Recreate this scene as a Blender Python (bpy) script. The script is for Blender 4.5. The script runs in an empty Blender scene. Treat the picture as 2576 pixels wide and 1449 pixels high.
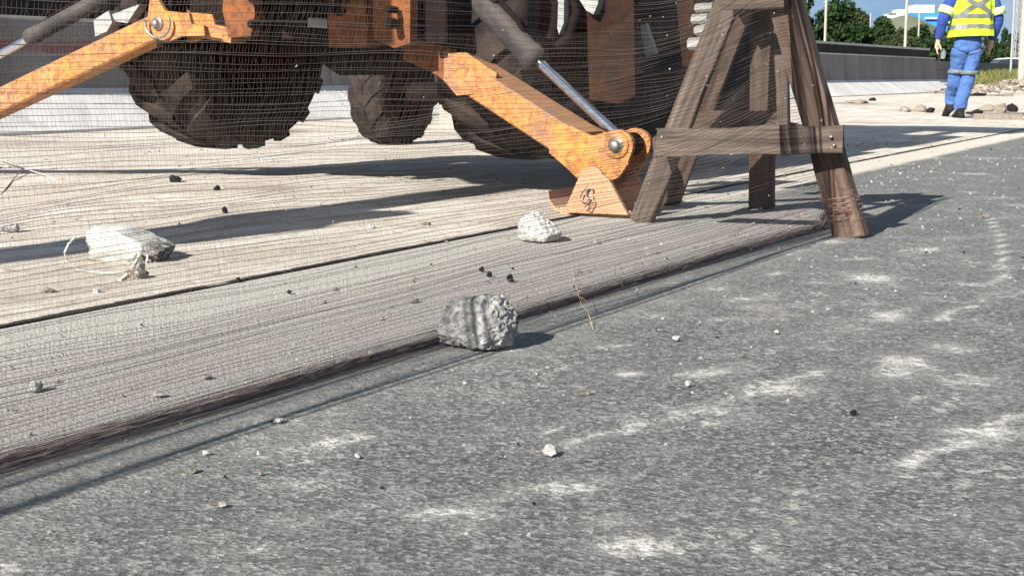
import bpy, bmesh, math, random
import numpy as np
from mathutils import Vector, Matrix, noise as mnoise
random.seed(7); rng = np.random.default_rng(7)
R = math.radians
sc = bpy.context.scene
COL = sc.collection

# ------------------------------------------------------------------ camera
F = 3430.0; CX = 1288.0; CY = 724.5; HC = 0.5; HOR = 190.0
PIT = math.atan((CY - HOR) / F)
cam = bpy.data.objects.new('camera', bpy.data.cameras.new('camera')); COL.objects.link(cam)
cam.location = (0, 0, HC); cam.rotation_euler = (math.pi/2 - PIT, 0, 0)
cam.data.sensor_width = 36; cam.data.lens = 36 * F / 2576.0
cam.data.clip_start = 0.05; cam.data.clip_end = 3000
sc.camera = cam
_f = Vector((0, math.cos(PIT), -math.sin(PIT))); _u = Vector((0, math.sin(PIT), math.cos(PIT)))
def ray(x, y): return Vector((1, 0, 0)) * (x - CX) + _f * F - _u * (y - CY)
def P(x, y, Y):
    r = ray(x, y); return Vector((0, 0, HC)) + r * (Y / r.y)
def G(x, y, z=0.0):
    r = ray(x, y); return Vector((0, 0, HC)) + r * ((z - HC) / r.z)
RD = ray(3280, 190); RD.z = 0; RD.normalize()          # direction of the road
RN = Vector((RD.y, -RD.x, 0))                           # to the right of the road
RANG = math.atan2(-RD.x, RD.y)                          # object rotation whose local y runs along the road

# ------------------------------------------------------------------ light
SUN_EL = R(31); SH = Vector((math.sin(R(36.6)), math.cos(R(36.6)), 0))    # shadows fall this way
to_sun = (-SH * math.cos(SUN_EL) + Vector((0, 0, math.sin(SUN_EL)))).normalized()
sd = bpy.data.lights.new('sun', 'SUN'); sd.energy = 5.0; sd.angle = R(0.5); sd.color = (1, 0.95, 0.88)
sun = bpy.data.objects.new('sun', sd); COL.objects.link(sun)
sun.rotation_euler = (-to_sun).to_track_quat('-Z', 'Y').to_euler()
w = bpy.data.worlds.new('World'); sc.world = w; w.use_nodes = True
nt = w.node_tree; nt.nodes.clear()
sky = nt.nodes.new('ShaderNodeTexSky'); sky.sky_type = 'NISHITA'; sky.sun_disc = False
sky.sun_elevation = SUN_EL; sky.sun_rotation = math.atan2(to_sun.x, to_sun.y)
sky.air_density = 1.0; sky.dust_density = 0.8
tc = nt.nodes.new('ShaderNodeTexCoord'); mp = nt.nodes.new('ShaderNodeMapping'); mp.inputs['Scale'].default_value = (1, 1, 3.2)
nz = nt.nodes.new('ShaderNodeTexNoise'); nz.inputs['Scale'].default_value = 3.1; nz.inputs['Detail'].default_value = 7; nz.inputs['Roughness'].default_value = 0.55
cr = nt.nodes.new('ShaderNodeValToRGB'); cr.color_ramp.elements[0].position = 0.46; cr.color_ramp.elements[1].position = 0.70
mx = nt.nodes.new('ShaderNodeMix'); mx.data_type = 'RGBA'; mx.inputs['B'].default_value = (4.6, 4.9, 5.3, 1)
bg = nt.nodes.new('ShaderNodeBackground'); bg.inputs['Strength'].default_value = 0.062
ow = nt.nodes.new('ShaderNodeOutputWorld')
L = nt.links.new
L(tc.outputs['Generated'], mp.inputs['Vector']); L(mp.outputs[0], nz.inputs['Vector']); L(nz.outputs['Fac'], cr.inputs[0])
sx = nt.nodes.new('ShaderNodeSeparateXYZ'); L(tc.outputs['Generated'], sx.inputs[0])
hz = nt.nodes.new('ShaderNodeValToRGB'); hz.color_ramp.elements[0].position = 0.05; hz.color_ramp.elements[0].color = (1, 1, 1, 1); hz.color_ramp.elements[1].position = 0.35; hz.color_ramp.elements[1].color = (0, 0, 0, 1)
L(sx.outputs[2], hz.inputs[0]); hm_ = nt.nodes.new('ShaderNodeMix'); hm_.data_type = 'RGBA'; hm_.inputs['B'].default_value = (1.9, 3.1, 4.7, 1)
L(hz.outputs[0], hm_.inputs['Factor']); L(sky.outputs[0], hm_.inputs['A'])
L(cr.outputs[0], mx.inputs['Factor']); L(hm_.outputs['Result'], mx.inputs['A']); L(mx.outputs['Result'], bg.inputs['Color']); L(bg.outputs[0], ow.inputs['Surface'])
sc.view_settings.view_transform = 'Standard'; sc.view_settings.look = 'None'; sc.view_settings.gamma = 1
sc.view_settings.exposure = 1.22

# ------------------------------------------------------------------ material helpers
class NT:
    def __init__(s, name):
        s.m = bpy.data.materials.new(name); s.m.use_nodes = True
        s.t = s.m.node_tree; s.t.nodes.clear()
        s.out = s.n('ShaderNodeOutputMaterial'); s.b = s.n('ShaderNodeBsdfPrincipled')
        s.l(s.b.outputs[0], s.out.inputs['Surface'])
        s.co = s.n('ShaderNodeTexCoord').outputs['Object']
    def n(s, k): return s.t.nodes.new(k)
    def l(s, a, b): s.t.links.new(a, b)
    def map(s, scale, rot=(0, 0, 0), v=None):
        m = s.n('ShaderNodeMapping'); m.inputs['Scale'].default_value = scale; m.inputs['Rotation'].default_value = rot
        s.l(v or s.co, m.inputs['Vector']); return m.outputs[0]
    def noise(s, scale, det=5, rough=.6, v=None, dist=0):
        n = s.n('ShaderNodeTexNoise'); n.inputs['Scale'].default_value = scale; n.inputs['Detail'].default_value = det
        n.inputs['Roughness'].default_value = rough; n.inputs['Distortion'].default_value = dist
        s.l(v or s.co, n.inputs['Vector']); return n.outputs['Fac']
    def vor(s, scale, out='Color', v=None, feat='F1'):
        n = s.n('ShaderNodeTexVoronoi'); n.feature = feat; n.inputs['Scale'].default_value = scale
        s.l(v or s.co, n.inputs['Vector']); return n.outputs[out]
    def ramp(s, fac, *stops):
        r = s.n('ShaderNodeValToRGB'); e = r.color_ramp.elements
        while len(e) < len(stops): e.new(0.5)
        for i, (p, c) in enumerate(stops):
            e[i].position = p
            e[i].color = (c, c, c, 1) if isinstance(c, (int, float)) else (*c, 1)
        s.l(fac, r.inputs[0]); return r.outputs[0]
    def mix(s, f, a, b, mode='MIX'):
        m = s.n('ShaderNodeMix'); m.data_type = 'RGBA'; m.blend_type = mode
        for k, v in (('Factor', f), ('A', a), ('B', b)):
            if isinstance(v, (int, float)) : m.inputs[k].default_value = v if k == 'Factor' else (v, v, v, 1)
            elif isinstance(v, tuple): m.inputs[k].default_value = (*v, 1)
            else: s.l(v, m.inputs[k])
        return m.outputs['Result']
    def math(s, op, a, b=0.0, clamp=False):
        m = s.n('ShaderNodeMath'); m.operation = op; m.use_clamp = clamp
        for i, v in enumerate((a, b)):
            if isinstance(v, (int, float)): m.inputs[i].default_value = v
            else: s.l(v, m.inputs[i])
        return m.outputs[0]
    def sep(s, v=None):
        x = s.n('ShaderNodeSeparateXYZ'); s.l(v or s.co, x.inputs[0]); return x.outputs
    def attr(s, name):
        a = s.n('ShaderNodeAttribute'); a.attribute_name = name; return a.outputs['Fac']
    def bump(s, h, strength=.5, dist=.01):
        b = s.n('ShaderNodeBump'); b.inputs['Strength'].default_value = strength; b.inputs['Distance'].default_value = dist
        s.l(h, b.inputs['Height']); s.l(b.outputs[0], s.b.inputs['Normal'])
    def fin(s, col, rough=.8, metal=0.0, spec=None):
        for k, v in (('Base Color', col), ('Roughness', rough), ('Metallic', metal)):
            if isinstance(v, (int, float)): s.b.inputs[k].default_value = v
            elif isinstance(v, tuple): s.b.inputs[k].default_value = (*v, 1)
            else: s.l(v, s.b.inputs[k])
        if spec is not None: s.b.inputs['Specular IOR Level'].default_value = spec
        return s.m
def simple(name, c1, c2, scale=8, rough=.8, bump=.3, bdist=.004, metal=0, det=6, spec=None):
    s = NT(name); n = s.noise(scale, det, .65)
    c = s.ramp(n, (.32, c1), (.68, c2))
    s.bump(s.noise(scale*3, 5, .7, dist=.5 if 'cloth' in name else 0), 1.0 if 'cloth' in name else bump, .03 if 'cloth' in name else bdist)
    return s.fin(c, rough, metal, spec)

def worn(name, base, base2, rust, amt=.55, dirt=(.12,.085,.06), dirt_amt=.6, rough=.6, sc_=14):
    s = NT(name)
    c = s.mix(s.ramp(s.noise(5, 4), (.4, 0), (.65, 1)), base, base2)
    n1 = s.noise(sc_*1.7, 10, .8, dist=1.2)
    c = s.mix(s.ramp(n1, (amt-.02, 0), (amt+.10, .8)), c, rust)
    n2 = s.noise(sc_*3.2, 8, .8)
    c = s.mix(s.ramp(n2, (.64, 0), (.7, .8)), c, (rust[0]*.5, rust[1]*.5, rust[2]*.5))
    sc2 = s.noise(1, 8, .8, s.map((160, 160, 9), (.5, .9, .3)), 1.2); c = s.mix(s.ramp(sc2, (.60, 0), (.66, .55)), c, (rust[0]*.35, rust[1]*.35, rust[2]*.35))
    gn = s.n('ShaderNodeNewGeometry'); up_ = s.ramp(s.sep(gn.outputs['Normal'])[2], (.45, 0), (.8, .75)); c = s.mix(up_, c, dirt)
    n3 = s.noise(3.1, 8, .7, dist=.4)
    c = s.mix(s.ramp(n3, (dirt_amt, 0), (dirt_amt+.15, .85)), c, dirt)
    s.bump(s.math('ADD', s.noise(sc_*4, 6, .7), s.math('MULTIPLY', n1, .8)), .7, .004)
    return s.fin(c, rough, spec=.08 if base[0] < .2 else .35)

M = {}
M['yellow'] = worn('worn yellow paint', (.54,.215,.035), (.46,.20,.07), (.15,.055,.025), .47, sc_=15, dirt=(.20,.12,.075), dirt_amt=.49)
M['yellow_faded'] = worn('faded yellow paint', (.50,.205,.045), (.43,.20,.09), (.15,.06,.03), .465, sc_=15, dirt=(.24,.14,.09), dirt_amt=.49)
M['pad'] = worn('scuffed shoe steel', (.46,.25,.14), (.40,.20,.11), (.26,.17,.12), .54, dirt=(.34,.27,.21))
M['orange_dirty_shade'] = worn('shade-dark grimy orange paint', (.040,.016,.008), (.024,.011,.007), (.010,.007,.006), .5, dirt=(.010,.007,.006), dirt_amt=.47, rough=.85, sc_=9)  # dirty orange; the shade on the machine's rear is darkened into it
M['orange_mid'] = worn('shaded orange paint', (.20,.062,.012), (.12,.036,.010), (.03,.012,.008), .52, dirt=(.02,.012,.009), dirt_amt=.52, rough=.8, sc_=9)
M['grime_shade'] = worn('shade-dark oily steel', (.008,.006,.0055), (.014,.008,.007), (.030,.012,.008), .6, dirt=(.007,.007,.008), dirt_amt=.5, rough=.85)  # oily steel taken near black to carry the rear's shade in its colour
M['black_barrel'] = worn('black cylinder paint', (.035,.033,.034), (.07,.062,.058), (.16,.12,.10), .60, dirt=(.10,.085,.075), dirt_amt=.55, rough=.38)
M['chrome'] = simple('chromed rod', (.75,.76,.78), (.55,.56,.58), 30, .16, .05, .001, 1.0)
M['steel'] = simple('bare pin steel', (.22,.2,.18), (.45,.42,.4), 60, .42, .5, .002, .8)
M['red'] = worn('faded dark red rim', (.07,.013,.012), (.045,.012,.01), (.03,.014,.01), .52, dirt=(.03,.025,.02), dirt_amt=.52, rough=.85)
M['grey_plate'] = worn('pale grey paint', (.22,.23,.22), (.28,.285,.27), (.12,.10,.08), .6)
M['glass'] = simple('cab glass', (.03,.04,.045), (.04,.05,.055), 3, .08, 0, .001)
def rubber():
    s = NT('dusty tyre rubber'); c = s.ramp(s.noise(7, 8, .7), (.40, (.012,.0095,.009)), (.68, (.05,.036,.028)))
    c = s.mix(s.ramp(s.noise(22, 6, .7), (.6, 0), (.72, .6)), c, (.10,.078,.06))
    s.bump(s.noise(50, 5), .5, .004); return s.fin(c, .9, spec=.2)
M['rubber'] = rubber()
def wood(name, a, b, d):
    s = NT(name)
    u = s.n('ShaderNodeUVMap'); u.uv_map = 'grain'; v = u.outputs[0]
    g = s.noise(1.0, 8, .7, s.map((2.2, 46, 1), v=v), .8)
    c = s.ramp(g, (.3, d), (.48, a), (.72, b))
    s2 = s.noise(1.0, 5, .7, s.map((5, 9, 1), v=v))
    c = s.mix(s.ramp(s2, (.5, 0), (.72, .75)), c, (.045,.032,.025))
    c = s.mix(s.ramp(s.noise(60, 5, .7), (.66, 0), (.71, .85)), c, (.55,.50,.44))
    s.bump(g, .8, .006); return s.fin(c, .9, spec=.2)
M['wood_dark'] = wood('weathered grey brown wood', (.085,.064,.052), (.170,.134,.112), (.020,.014,.011))
M['wood_red'] = wood('weathered reddish wood', (.085,.058,.044), (.160,.118,.092), (.025,.014,.010))
M['net'] = simple('faded net thread', (.11,.088,.075), (.19,.16,.14), 9, .7, 0, .001, spec=.25)
M['net_pink'] = simple('reddish net thread', (.20,.11,.095), (.28,.18,.155), 9, .7, 0, .001, spec=.25)
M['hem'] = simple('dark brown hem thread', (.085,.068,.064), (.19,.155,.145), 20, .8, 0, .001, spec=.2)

# ------------------------------------------------------------------ geometry helpers
class MB:
    """collects shapes (world coordinates) for ONE mesh object"""
    def __init__(s): s.v = []; s.f = []; s.uv = []; s.smooth = []
    def add(s, vs, fs, smooth=False, uvs=None):
        o = len(s.v); s.v += [tuple(v) for v in vs]
        for i, f in enumerate(fs):
            s.f.append(tuple(o + k for k in f)); s.smooth.append(smooth)
            s.uv.append(uvs[i] if uvs else None)
    def beam(s, p0, p1, wd, th, side=None, bev=.004, jit=.0, taper=1.0):
        """board from p0 to p1, wd wide along 'side', th thick across"""
        p0, p1 = Vector(p0), Vector(p1); d = (p1 - p0); ln = d.length; d.normalize()
        side = Vector(side) if side is not None else Vector((1, 0, 0))
        a = (side - d * side.dot(d)).normalized(); b = d.cross(a).normalized()
        bev = min(bev, wd*.3, th*.3)
        prof = [(-wd/2+bev, -th/2), (wd/2-bev, -th/2), (wd/2, -th/2+bev), (wd/2, th/2-bev), (wd/2-bev, th/2), (-wd/2+bev, th/2), (-wd/2, th/2-bev), (-wd/2, -th/2+bev)]
        n = max(2, int(ln / .05)) if jit else 2
        n = min(n, 26); off = random.random()*50
        vs, fs, uvs = [], [], []
        per = [0]
        for i in range(8):
            q0, q1 = prof[i], prof[(i+1) % 8]; per.append(per[-1] + math.hypot(q1[0]-q0[0], q1[1]-q0[1]))
        for i in range(n):
            t = i/(n-1); k = 1 + (taper-1)*t
            for j, (x, y) in enumerate(prof):
                jx = (mnoise.noise(Vector((t*ln*7, j//2*3.1, off))) * jit) if jit else 0
                jy = (mnoise.noise(Vector((t*ln*7, j//2*5.3, off+9))) * jit * .6) if jit else 0
                e = (mnoise.noise(Vector((j*1.7, off, i*3))) * jit * 2) if jit and i in (0, n-1) else 0
                vs.append(p0 + d*(t*ln + e) + a*(x*k + jx) + b*(y*k + jy))
        for i in range(n-1):
            for j in range(8):
                k = (j+1) % 8
                fs.append((i*8+j, i*8+k, (i+1)*8+k, (i+1)*8+j))
                u0, u1 = i/(n-1)*ln + off, (i+1)/(n-1)*ln + off
                uvs.append([(u0, per[j]), (u0, per[j+1]), (u1, per[j+1]), (u1, per[j])])
        fs.append(tuple(range(7, -1, -1))); uvs.append([(off + prof[q][0]*8, prof[q][1]*3) for q in range(7, -1, -1)])
        fs.append(tuple((n-1)*8+q for q in range(8))); uvs.append([(off + prof[q][0]*8, prof[q][1]*3) for q in range(8)])
        s.add(vs, fs, False, uvs); return s
    def box(s, c, sx, sy, sz, ax=None, ay=None, bev=.006):
        c = Vector(c); ax = Vector(ax) if ax is not None else Vector((1, 0, 0)); ay = Vector(ay) if ay is not None else Vector((0, 1, 0))
        az = ax.cross(ay).normalized()
        return s.beam(c - az*sz/2, c + az*sz/2, sx, sy, ax, bev)
    def tube(s, pts, r, n=8, caps=True, smooth=True):
        pts = [Vector(p) for p in pts]; rs = r if isinstance(r, (list, tuple)) else [r]*len(pts)
        vs, fs = [], []; ref = None
        for i, p in enumerate(pts):
            d = (pts[min(i+1, len(pts)-1)] - pts[max(i-1, 0)])
            if d.length < 1e-9: d = Vector((0,0,1))
            d.normalize()
            if ref is None: ref = d.orthogonal().normalized()
            ref = (ref - d*ref.dot(d)); ref = ref.normalized() if ref.length > 1e-6 else d.orthogonal().normalized()
            b = d.cross(ref)
            for k in range(n):
                a = 2*math.pi*k/n; vs.append(p + (ref*math.cos(a) + b*math.sin(a))*rs[i])
        for i in range(len(pts)-1):
            for k in range(n):
                m = (k+1) % n; fs.append((i*n+k, i*n+m, (i+1)*n+m, (i+1)*n+k))
        s.add(vs, fs, smooth)
        if caps:
            o = len(pts)*n
            s.add(vs[:n], [tuple(range(n-1, -1, -1))]); s.add(vs[o-n:], [tuple(range(n))])
        return s
    def lathe(s, c, axis, prof, n=32, smooth=True, ref=None):
        """prof: list of (radius, along axis)"""
        c = Vector(c); axis = Vector(axis).normalized(); a = (ref or axis.orthogonal()).normalized(); b = axis.cross(a)
        vs, fs = [], []
        for (r, h) in prof:
            for k in range(n):
                t = 2*math.pi*k/n; vs.append(c + axis*h + (a*math.cos(t) + b*math.sin(t))*r)
        for i in range(len(prof)-1):
            for k in range(n):
                m = (k+1) % n; fs.append((i*n+k, i*n+m, (i+1)*n+m, (i+1)*n+k))
        s.add(vs, fs, smooth); return s
    def plate(s, pts, normal, th):
        """outline pts (in a plane), extruded by th along normal, small bevel left out"""
        nrm = Vector(normal).normalized()*th; pts = [Vector(p) for p in pts]; n = len(pts)
        vs = [p - nrm/2 for p in pts] + [p + nrm/2 for p in pts]
        fs = [tuple(range(n-1, -1, -1)), tuple(range(n, 2*n))] + [(i, (i+1) % n, n+(i+1) % n, n+i) for i in range(n)]
        s.add(vs, fs); return s
    def build(s, name, mat, parent=None, origin=None, recalc=True):
        if parent is not None: o0 = Vector(parent['_o'])
        elif origin is not None: o0 = Vector(origin)
        else: o0 = Vector((0, 0, 0))
        me = bpy.data.meshes.new(name)
        me.from_pydata([(v[0]-o0.x, v[1]-o0.y, v[2]-o0.z) for v in s.v], [], s.f)
        if any(u is not None for u in s.uv):
            uvl = me.uv_layers.new(name='grain'); k = 0
            for f, u in zip(s.f, s.uv):
                for q in range(len(f)):
                    uvl.data[k].uv = u[q] if u else (0, 0); k += 1
        me.polygons.foreach_set('use_smooth', s.smooth)
        if recalc:
            bm = bmesh.new(); bm.from_mesh(me); bmesh.ops.recalc_face_normals(bm, faces=bm.faces); bm.to_mesh(me); bm.free()
        if mat: me.materials.append(mat)
        o = bpy.data.objects.new(name, me); COL.objects.link(o)
        if parent is not None: o.parent = parent; o['_o'] = tuple(o0)
        else: o.location = o0; o['_o'] = tuple(o0)
        return o
def sub(parent): return parent     # sub-parts share their thing's origin (parts sit at offset 0)
def tag(o, label=None, cat=None, group=None, kind=None):
    for k, v in (('label', label), ('category', cat), ('group', group), ('kind', kind)):
        if v: o[k] = v
    return o
def thing(name, origin, label, cat, group=None):
    o = bpy.data.objects.new(name, None); COL.objects.link(o); o.location = origin; o['_o'] = tuple(origin)
    o.empty_display_size = .1
    return tag(o, label, cat, group)
def copy_tree(o, parent=None):
    c = o.copy(); COL.objects.link(c)
    if parent is not None: c.parent = parent
    for ch in [q for q in COL.objects if q.parent == o]: copy_tree(ch, c)
    return c
def smoothstep(a, b, x):
    t = np.clip((x-a)/(b-a), 0, 1); return t*t*(3-2*t)

# ------------------------------------------------------------------ ground sheets
O0 = G(1310, 575)                                     # a point on the joint between slab and road; local x is the distance right of it
def to_local(p): q = Vector((p.x, p.y, 0)) - Vector((O0.x, O0.y, 0)); return q.dot(RN), q.dot(RD)
def sheet(name, xs, ys, z, mat, fun=None, zfun=None):
    xs = np.array(xs); ys = np.array(ys); X, Y = np.meshgrid(xs, ys)
    Z = zfun(X, Y) if zfun else np.zeros_like(X)
    nx, ny = len(xs), len(ys)
    v = np.stack([X.ravel(), Y.ravel(), Z.ravel()], 1)
    i = np.arange(nx*ny).reshape(ny, nx)
    f = np.stack([i[:-1, :-1].ravel(), i[:-1, 1:].ravel(), i[1:, 1:].ravel(), i[1:, :-1].ravel()], 1)
    me = bpy.data.meshes.new(name); me.from_pydata(v.tolist(), [], f.tolist())
    me.polygons.foreach_set('use_smooth', [True]*len(f)); me.materials.append(mat)
    if fun:
        for nm, arr in fun(X, Y).items():
            a = me.attributes.new(nm, 'FLOAT', 'POINT'); a.data.foreach_set('value', arr.ravel().astype(np.float32))
    o = bpy.data.objects.new(name, me); COL.objects.link(o)
    o.location = (O0.x, O0.y, z); o.rotation_euler = (0, 0, RANG); o['kind'] = 'structure'
    return o

# asphalt: aggregate, dust, real stains listed in ground coordinates
def m_asphalt():
    s = NT('worn dusty asphalt'); x = s.sep()
    agg = s.sep(s.vor(230)) [0]
    c = s.ramp(agg, (.0, (.055,.059,.060)), (.45, (.125,.131,.131)), (.8, (.18,.185,.18)), (1, (.33,.33,.31)))
    sp1 = s.math('ADD', s.math('MULTIPLY', s.noise(64, 4, .8), .62), s.math('MULTIPLY', s.sep(s.vor(150))[0], .36)); c = s.mix(.62, c, s.ramp(sp1, (.34, (.022,.025,.027)), (.44, (.070,.075,.077)), (.56, (.135,.14,.137)), (.66, (.38,.38,.36))))
    fine = s.noise(150, 6, .75)
    c = s.mix(s.ramp(fine, (.36, .85), (.5, 0)), c, (.03,.032,.034))
    c = s.mix(s.ramp(s.noise(62, 7, .8, dist=.3), (.535, 0), (.60, .9)), c, (.30,.30,.28))
    c = s.mix(s.ramp(s.noise(48, 6, .75, dist=.2, v=s.map((1,1,1),(0,0,1.1))), (.36, .9), (.43, 0)), c, (.026,.028,.030))
    med = s.noise(2.2, 6, .6); c = s.mix(s.ramp(med, (.35, .0), (.7, .45)), c, (.155,.155,.145))
    str_ = s.noise(1, 6, .65, s.map((9, 1.1, 1))); c = s.mix(s.ramp(str_, (.5, 0), (.75, .35)), c, (.17,.165,.155))
    # everywhere a scatter of pale crushed concrete
    d0 = s.noise(4.3, 9, .72, dist=.5); d1 = s.noise(38, 7, .78)
    sp = s.math('MULTIPLY', s.ramp(d0, (.50, 0), (.66, 1)), s.ramp(d1, (.52, 0), (.57, 1)))
    c = s.mix(s.math('MULTIPLY', sp, .9), c, (.52,.51,.47))
    fl = s.vor(55, 'Distance'); c = s.mix(s.ramp(fl, (.10, .8), (.15, 0)), c, (.42,.41,.39))
    # shoulder: dust thins away from the joint
    sh = s.math('ADD', s.attr('shoulder'), s.math('MULTIPLY', s.math('SUBTRACT', s.noise(3.0, 7, .65), .5), .7))
    c = s.mix(s.ramp(sh, (.06, 0), (.30, .6), (.65, 1)), c, s.mix(s.ramp(s.noise(40, 5), (.4, 0), (.65, 1)), (.58,.535,.455), (.46,.425,.365)))
    c = s.mix(s.math('MULTIPLY', s.attr('pale'), s.ramp(s.noise(60, 6, .8), (.35, .4), (.6, 1))), c, (.315,.315,.288))
    pk = s.math('MULTIPLY', s.attr('pink'), s.ramp(s.noise(5, 5), (.35, .2), (.6, 1)))
    c = s.mix(s.math('MULTIPLY', pk, .45), c, (.35,.275,.25))
    dn = s.math('ADD', s.math('MULTIPLY', s.noise(15, 9, .68, s.map((1.3, .8, 1)), .9), .55), s.math('MULTIPLY', s.noise(44, 6, .85, dist=.6), .45))
    dm = s.math('MULTIPLY', s.ramp(s.math('ADD', s.math('MULTIPLY', s.attr('dust'), .36), dn), (.640, 0), (.675, .5), (.80, .95)), s.ramp(s.noise(55, 4, .85), (.42, .08), (.53, 1)))
    dm = s.math('MAXIMUM', dm, s.math('MULTIPLY', s.attr('dust'), .28))
    c = s.mix(dm, c, (.62,.61,.56))
    h = s.math('ADD', s.math('MULTIPLY', s.vor(150, 'Distance'), .5), s.noise(90, 6, .8))
    s.bump(h, .9, .008); return s.fin(c, .92, spec=.25)
STAINS = [ # x, y, half width, half height (photo pixels at 2576 wide), strength
 (2195,705,55,14,.9),(2060,715,35,6,.5),(2130,690,28,5,.5),(2235,800,40,17,.95),(2140,830,55,12,.6),(2280,915,60,22,.9),(2390,880,60,16,.75),
 (2330,950,40,12,.5),(2440,965,55,16,.6),(1960,985,100,20,.75),(2080,945,60,10,.4),(1780,1040,90,14,.55),(1660,1060,60,12,.4),(1820,1045,50,10,.6),
 (1585,945,38,10,.9),(1470,860,50,12,.3),(1240,1010,50,12,.4),(1130,1040,70,14,.35),(970,1245,50,8,.7),(720,1320,70,22,.7),(610,1395,90,16,.7),
 (1080,1300,80,26,.5),(1190,1310,60,30,.7),(1270,1300,30,9,.6),(1430,1235,90,26,.75),(1520,1215,60,10,.6),(1545,1320,60,22,.75),(1600,1385,120,26,.95),
 (1150,1360,60,14,.45),(2480,1095,110,22,.85),(2390,1125,60,14,.5),(1900,1110,60,8,.3),(1790,895,40,6,.5),(1860,920,40,6,.5),(1680,1135,120,16,.25),
 (660,1140,45,9,.5),(900,1210,60,9,.3),(250,1395,80,12,.4),(30,1330,50,10,.35),(450,1360,60,10,.4),(2330,1010,70,8,.3),(2050,1240,100,14,.25),
 (1920,775,60,7,.45),(1650,800,60,7,.35),(2300,640,60,4,.4),(2410,650,40,5,.5),(2240,725,80,4,.5),(2450,440,50,3,.6),(2300,520,60,3,.4),(2400,600,50,4,.4),
 (2180,560,40,3,.4),(2500,500,60,3,.5),(2350,400,40,2.5,.5),(2480,400,40,2.5,.5),(2250,600,50,4,.35),(2520,960,40,10,.4),(1560,815,30,4,.5),(1120,895,45,6,.7),
 (700,1070,40,8,.5),(1010,1260,40,6,.4),(300,1240,60,6,.3),(2560,740,50,7,.4),(2200,770,70,8,.35),(2060,880,50,6,.3),(1350,1100,80,9,.25),(1950,1340,90,12,.3),(2250,1180,90,12,.3),(2430,1300,90,16,.25)]
ARC = [(2478,548),(2498,565),(2515,600),(2525,650),(2524,690),(2500,730),(2450,765),(2390,795),(2325,818)]
ARC2 = [(2576,1045),(2480,1100),(2380,1130),(2250,1180)]; ARC3 = [(2070,935),(1960,975),(1800,1020),(1620,1075),(1400,1130)]
ARC4 = [(1300,1240),(1150,1290),(1050,1320)]
def seg_mask(X, Y, pts, wdt, st):
    m = np.zeros_like(X); L_ = [to_local(G(*p)) for p in pts]
    for (a, b) in zip(L_[:-1], L_[1:]):
        dx, dy = b[0]-a[0], b[1]-a[1]; q = dx*dx+dy*dy
        t = np.clip(((X-a[0])*dx + (Y-a[1])*dy)/q, 0, 1)
        d = np.hypot(X-a[0]-t*dx, Y-a[1]-t*dy); m = np.maximum(m, st*(1-smoothstep(wdt*.5, wdt*1.3, d)))
    return m
RNDST = [(random.uniform(.95, 4.5), random.uniform(-3.6, 6), random.uniform(.02,.09), random.uniform(.012,.05), random.uniform(.25,.75), random.uniform(0, 3)) for _ in range(420)]
def f_asphalt(X, Y):
    d = np.zeros_like(X)
    for (x, y, rx, ry, st) in STAINS:
        c = G(x, y); cx, cy = to_local(c); ax = rx*c.y/F; ay = ry*c.y**2/(F*HC)
        DX, DY = X-cx, Y-cy; wx = DX*RN.x + DY*RD.x; wy = DX*RN.y + DY*RD.y
        q = (wx/ax)**2 + (wy/max(ay, .012))**2; d = np.maximum(d, st*np.exp(-q*.9))
    for (cx, cy, a, b, st, an) in RNDST:
        DX, DY = X-cx, Y-cy; wx = DX*math.cos(an) + DY*math.sin(an); wy = -DX*math.sin(an) + DY*math.cos(an)
        d = np.maximum(d, st*np.exp(-(wx/a)**2 - (wy/b)**2))
    d = np.maximum(d, seg_mask(X, Y, ARC, .013, .66)); d = np.maximum(d, seg_mask(X, Y, ARC2, .017, .72))
    d = np.maximum(d, seg_mask(X, Y, ARC3, .018, .55)); d = np.maximum(d, seg_mask(X, Y, ARC4, .02, .45))
    far = smoothstep(.6, 2.2, Y)
    sh = (1 - smoothstep(.05, .62, X))*(1-far) + (1 - smoothstep(.16, .32, X))*far
    pale = (1 - smoothstep(.7, 1.15, X))*(1-far)
    pink = np.exp(-((X-.62)/.13)**2) + .5*np.exp(-((X-.38)/.06)**2)
    return dict(dust=d, shoulder=sh, pale=pale*.9, pink=pink*(1-far))
ax_ = list(np.arange(0.004, 4.6, .03)) + [5, 6, 8, 11, 15]
ay_ = [-14, -9, -6] + list(np.arange(-4.2, 7, .035)) + [7.5, 8, 9, 10, 12, 15, 20, 30, 50, 80, 130, 250]
asph = sheet('asphalt_road', ax_, ay_, .004, m_asphalt(), f_asphalt)

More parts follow.
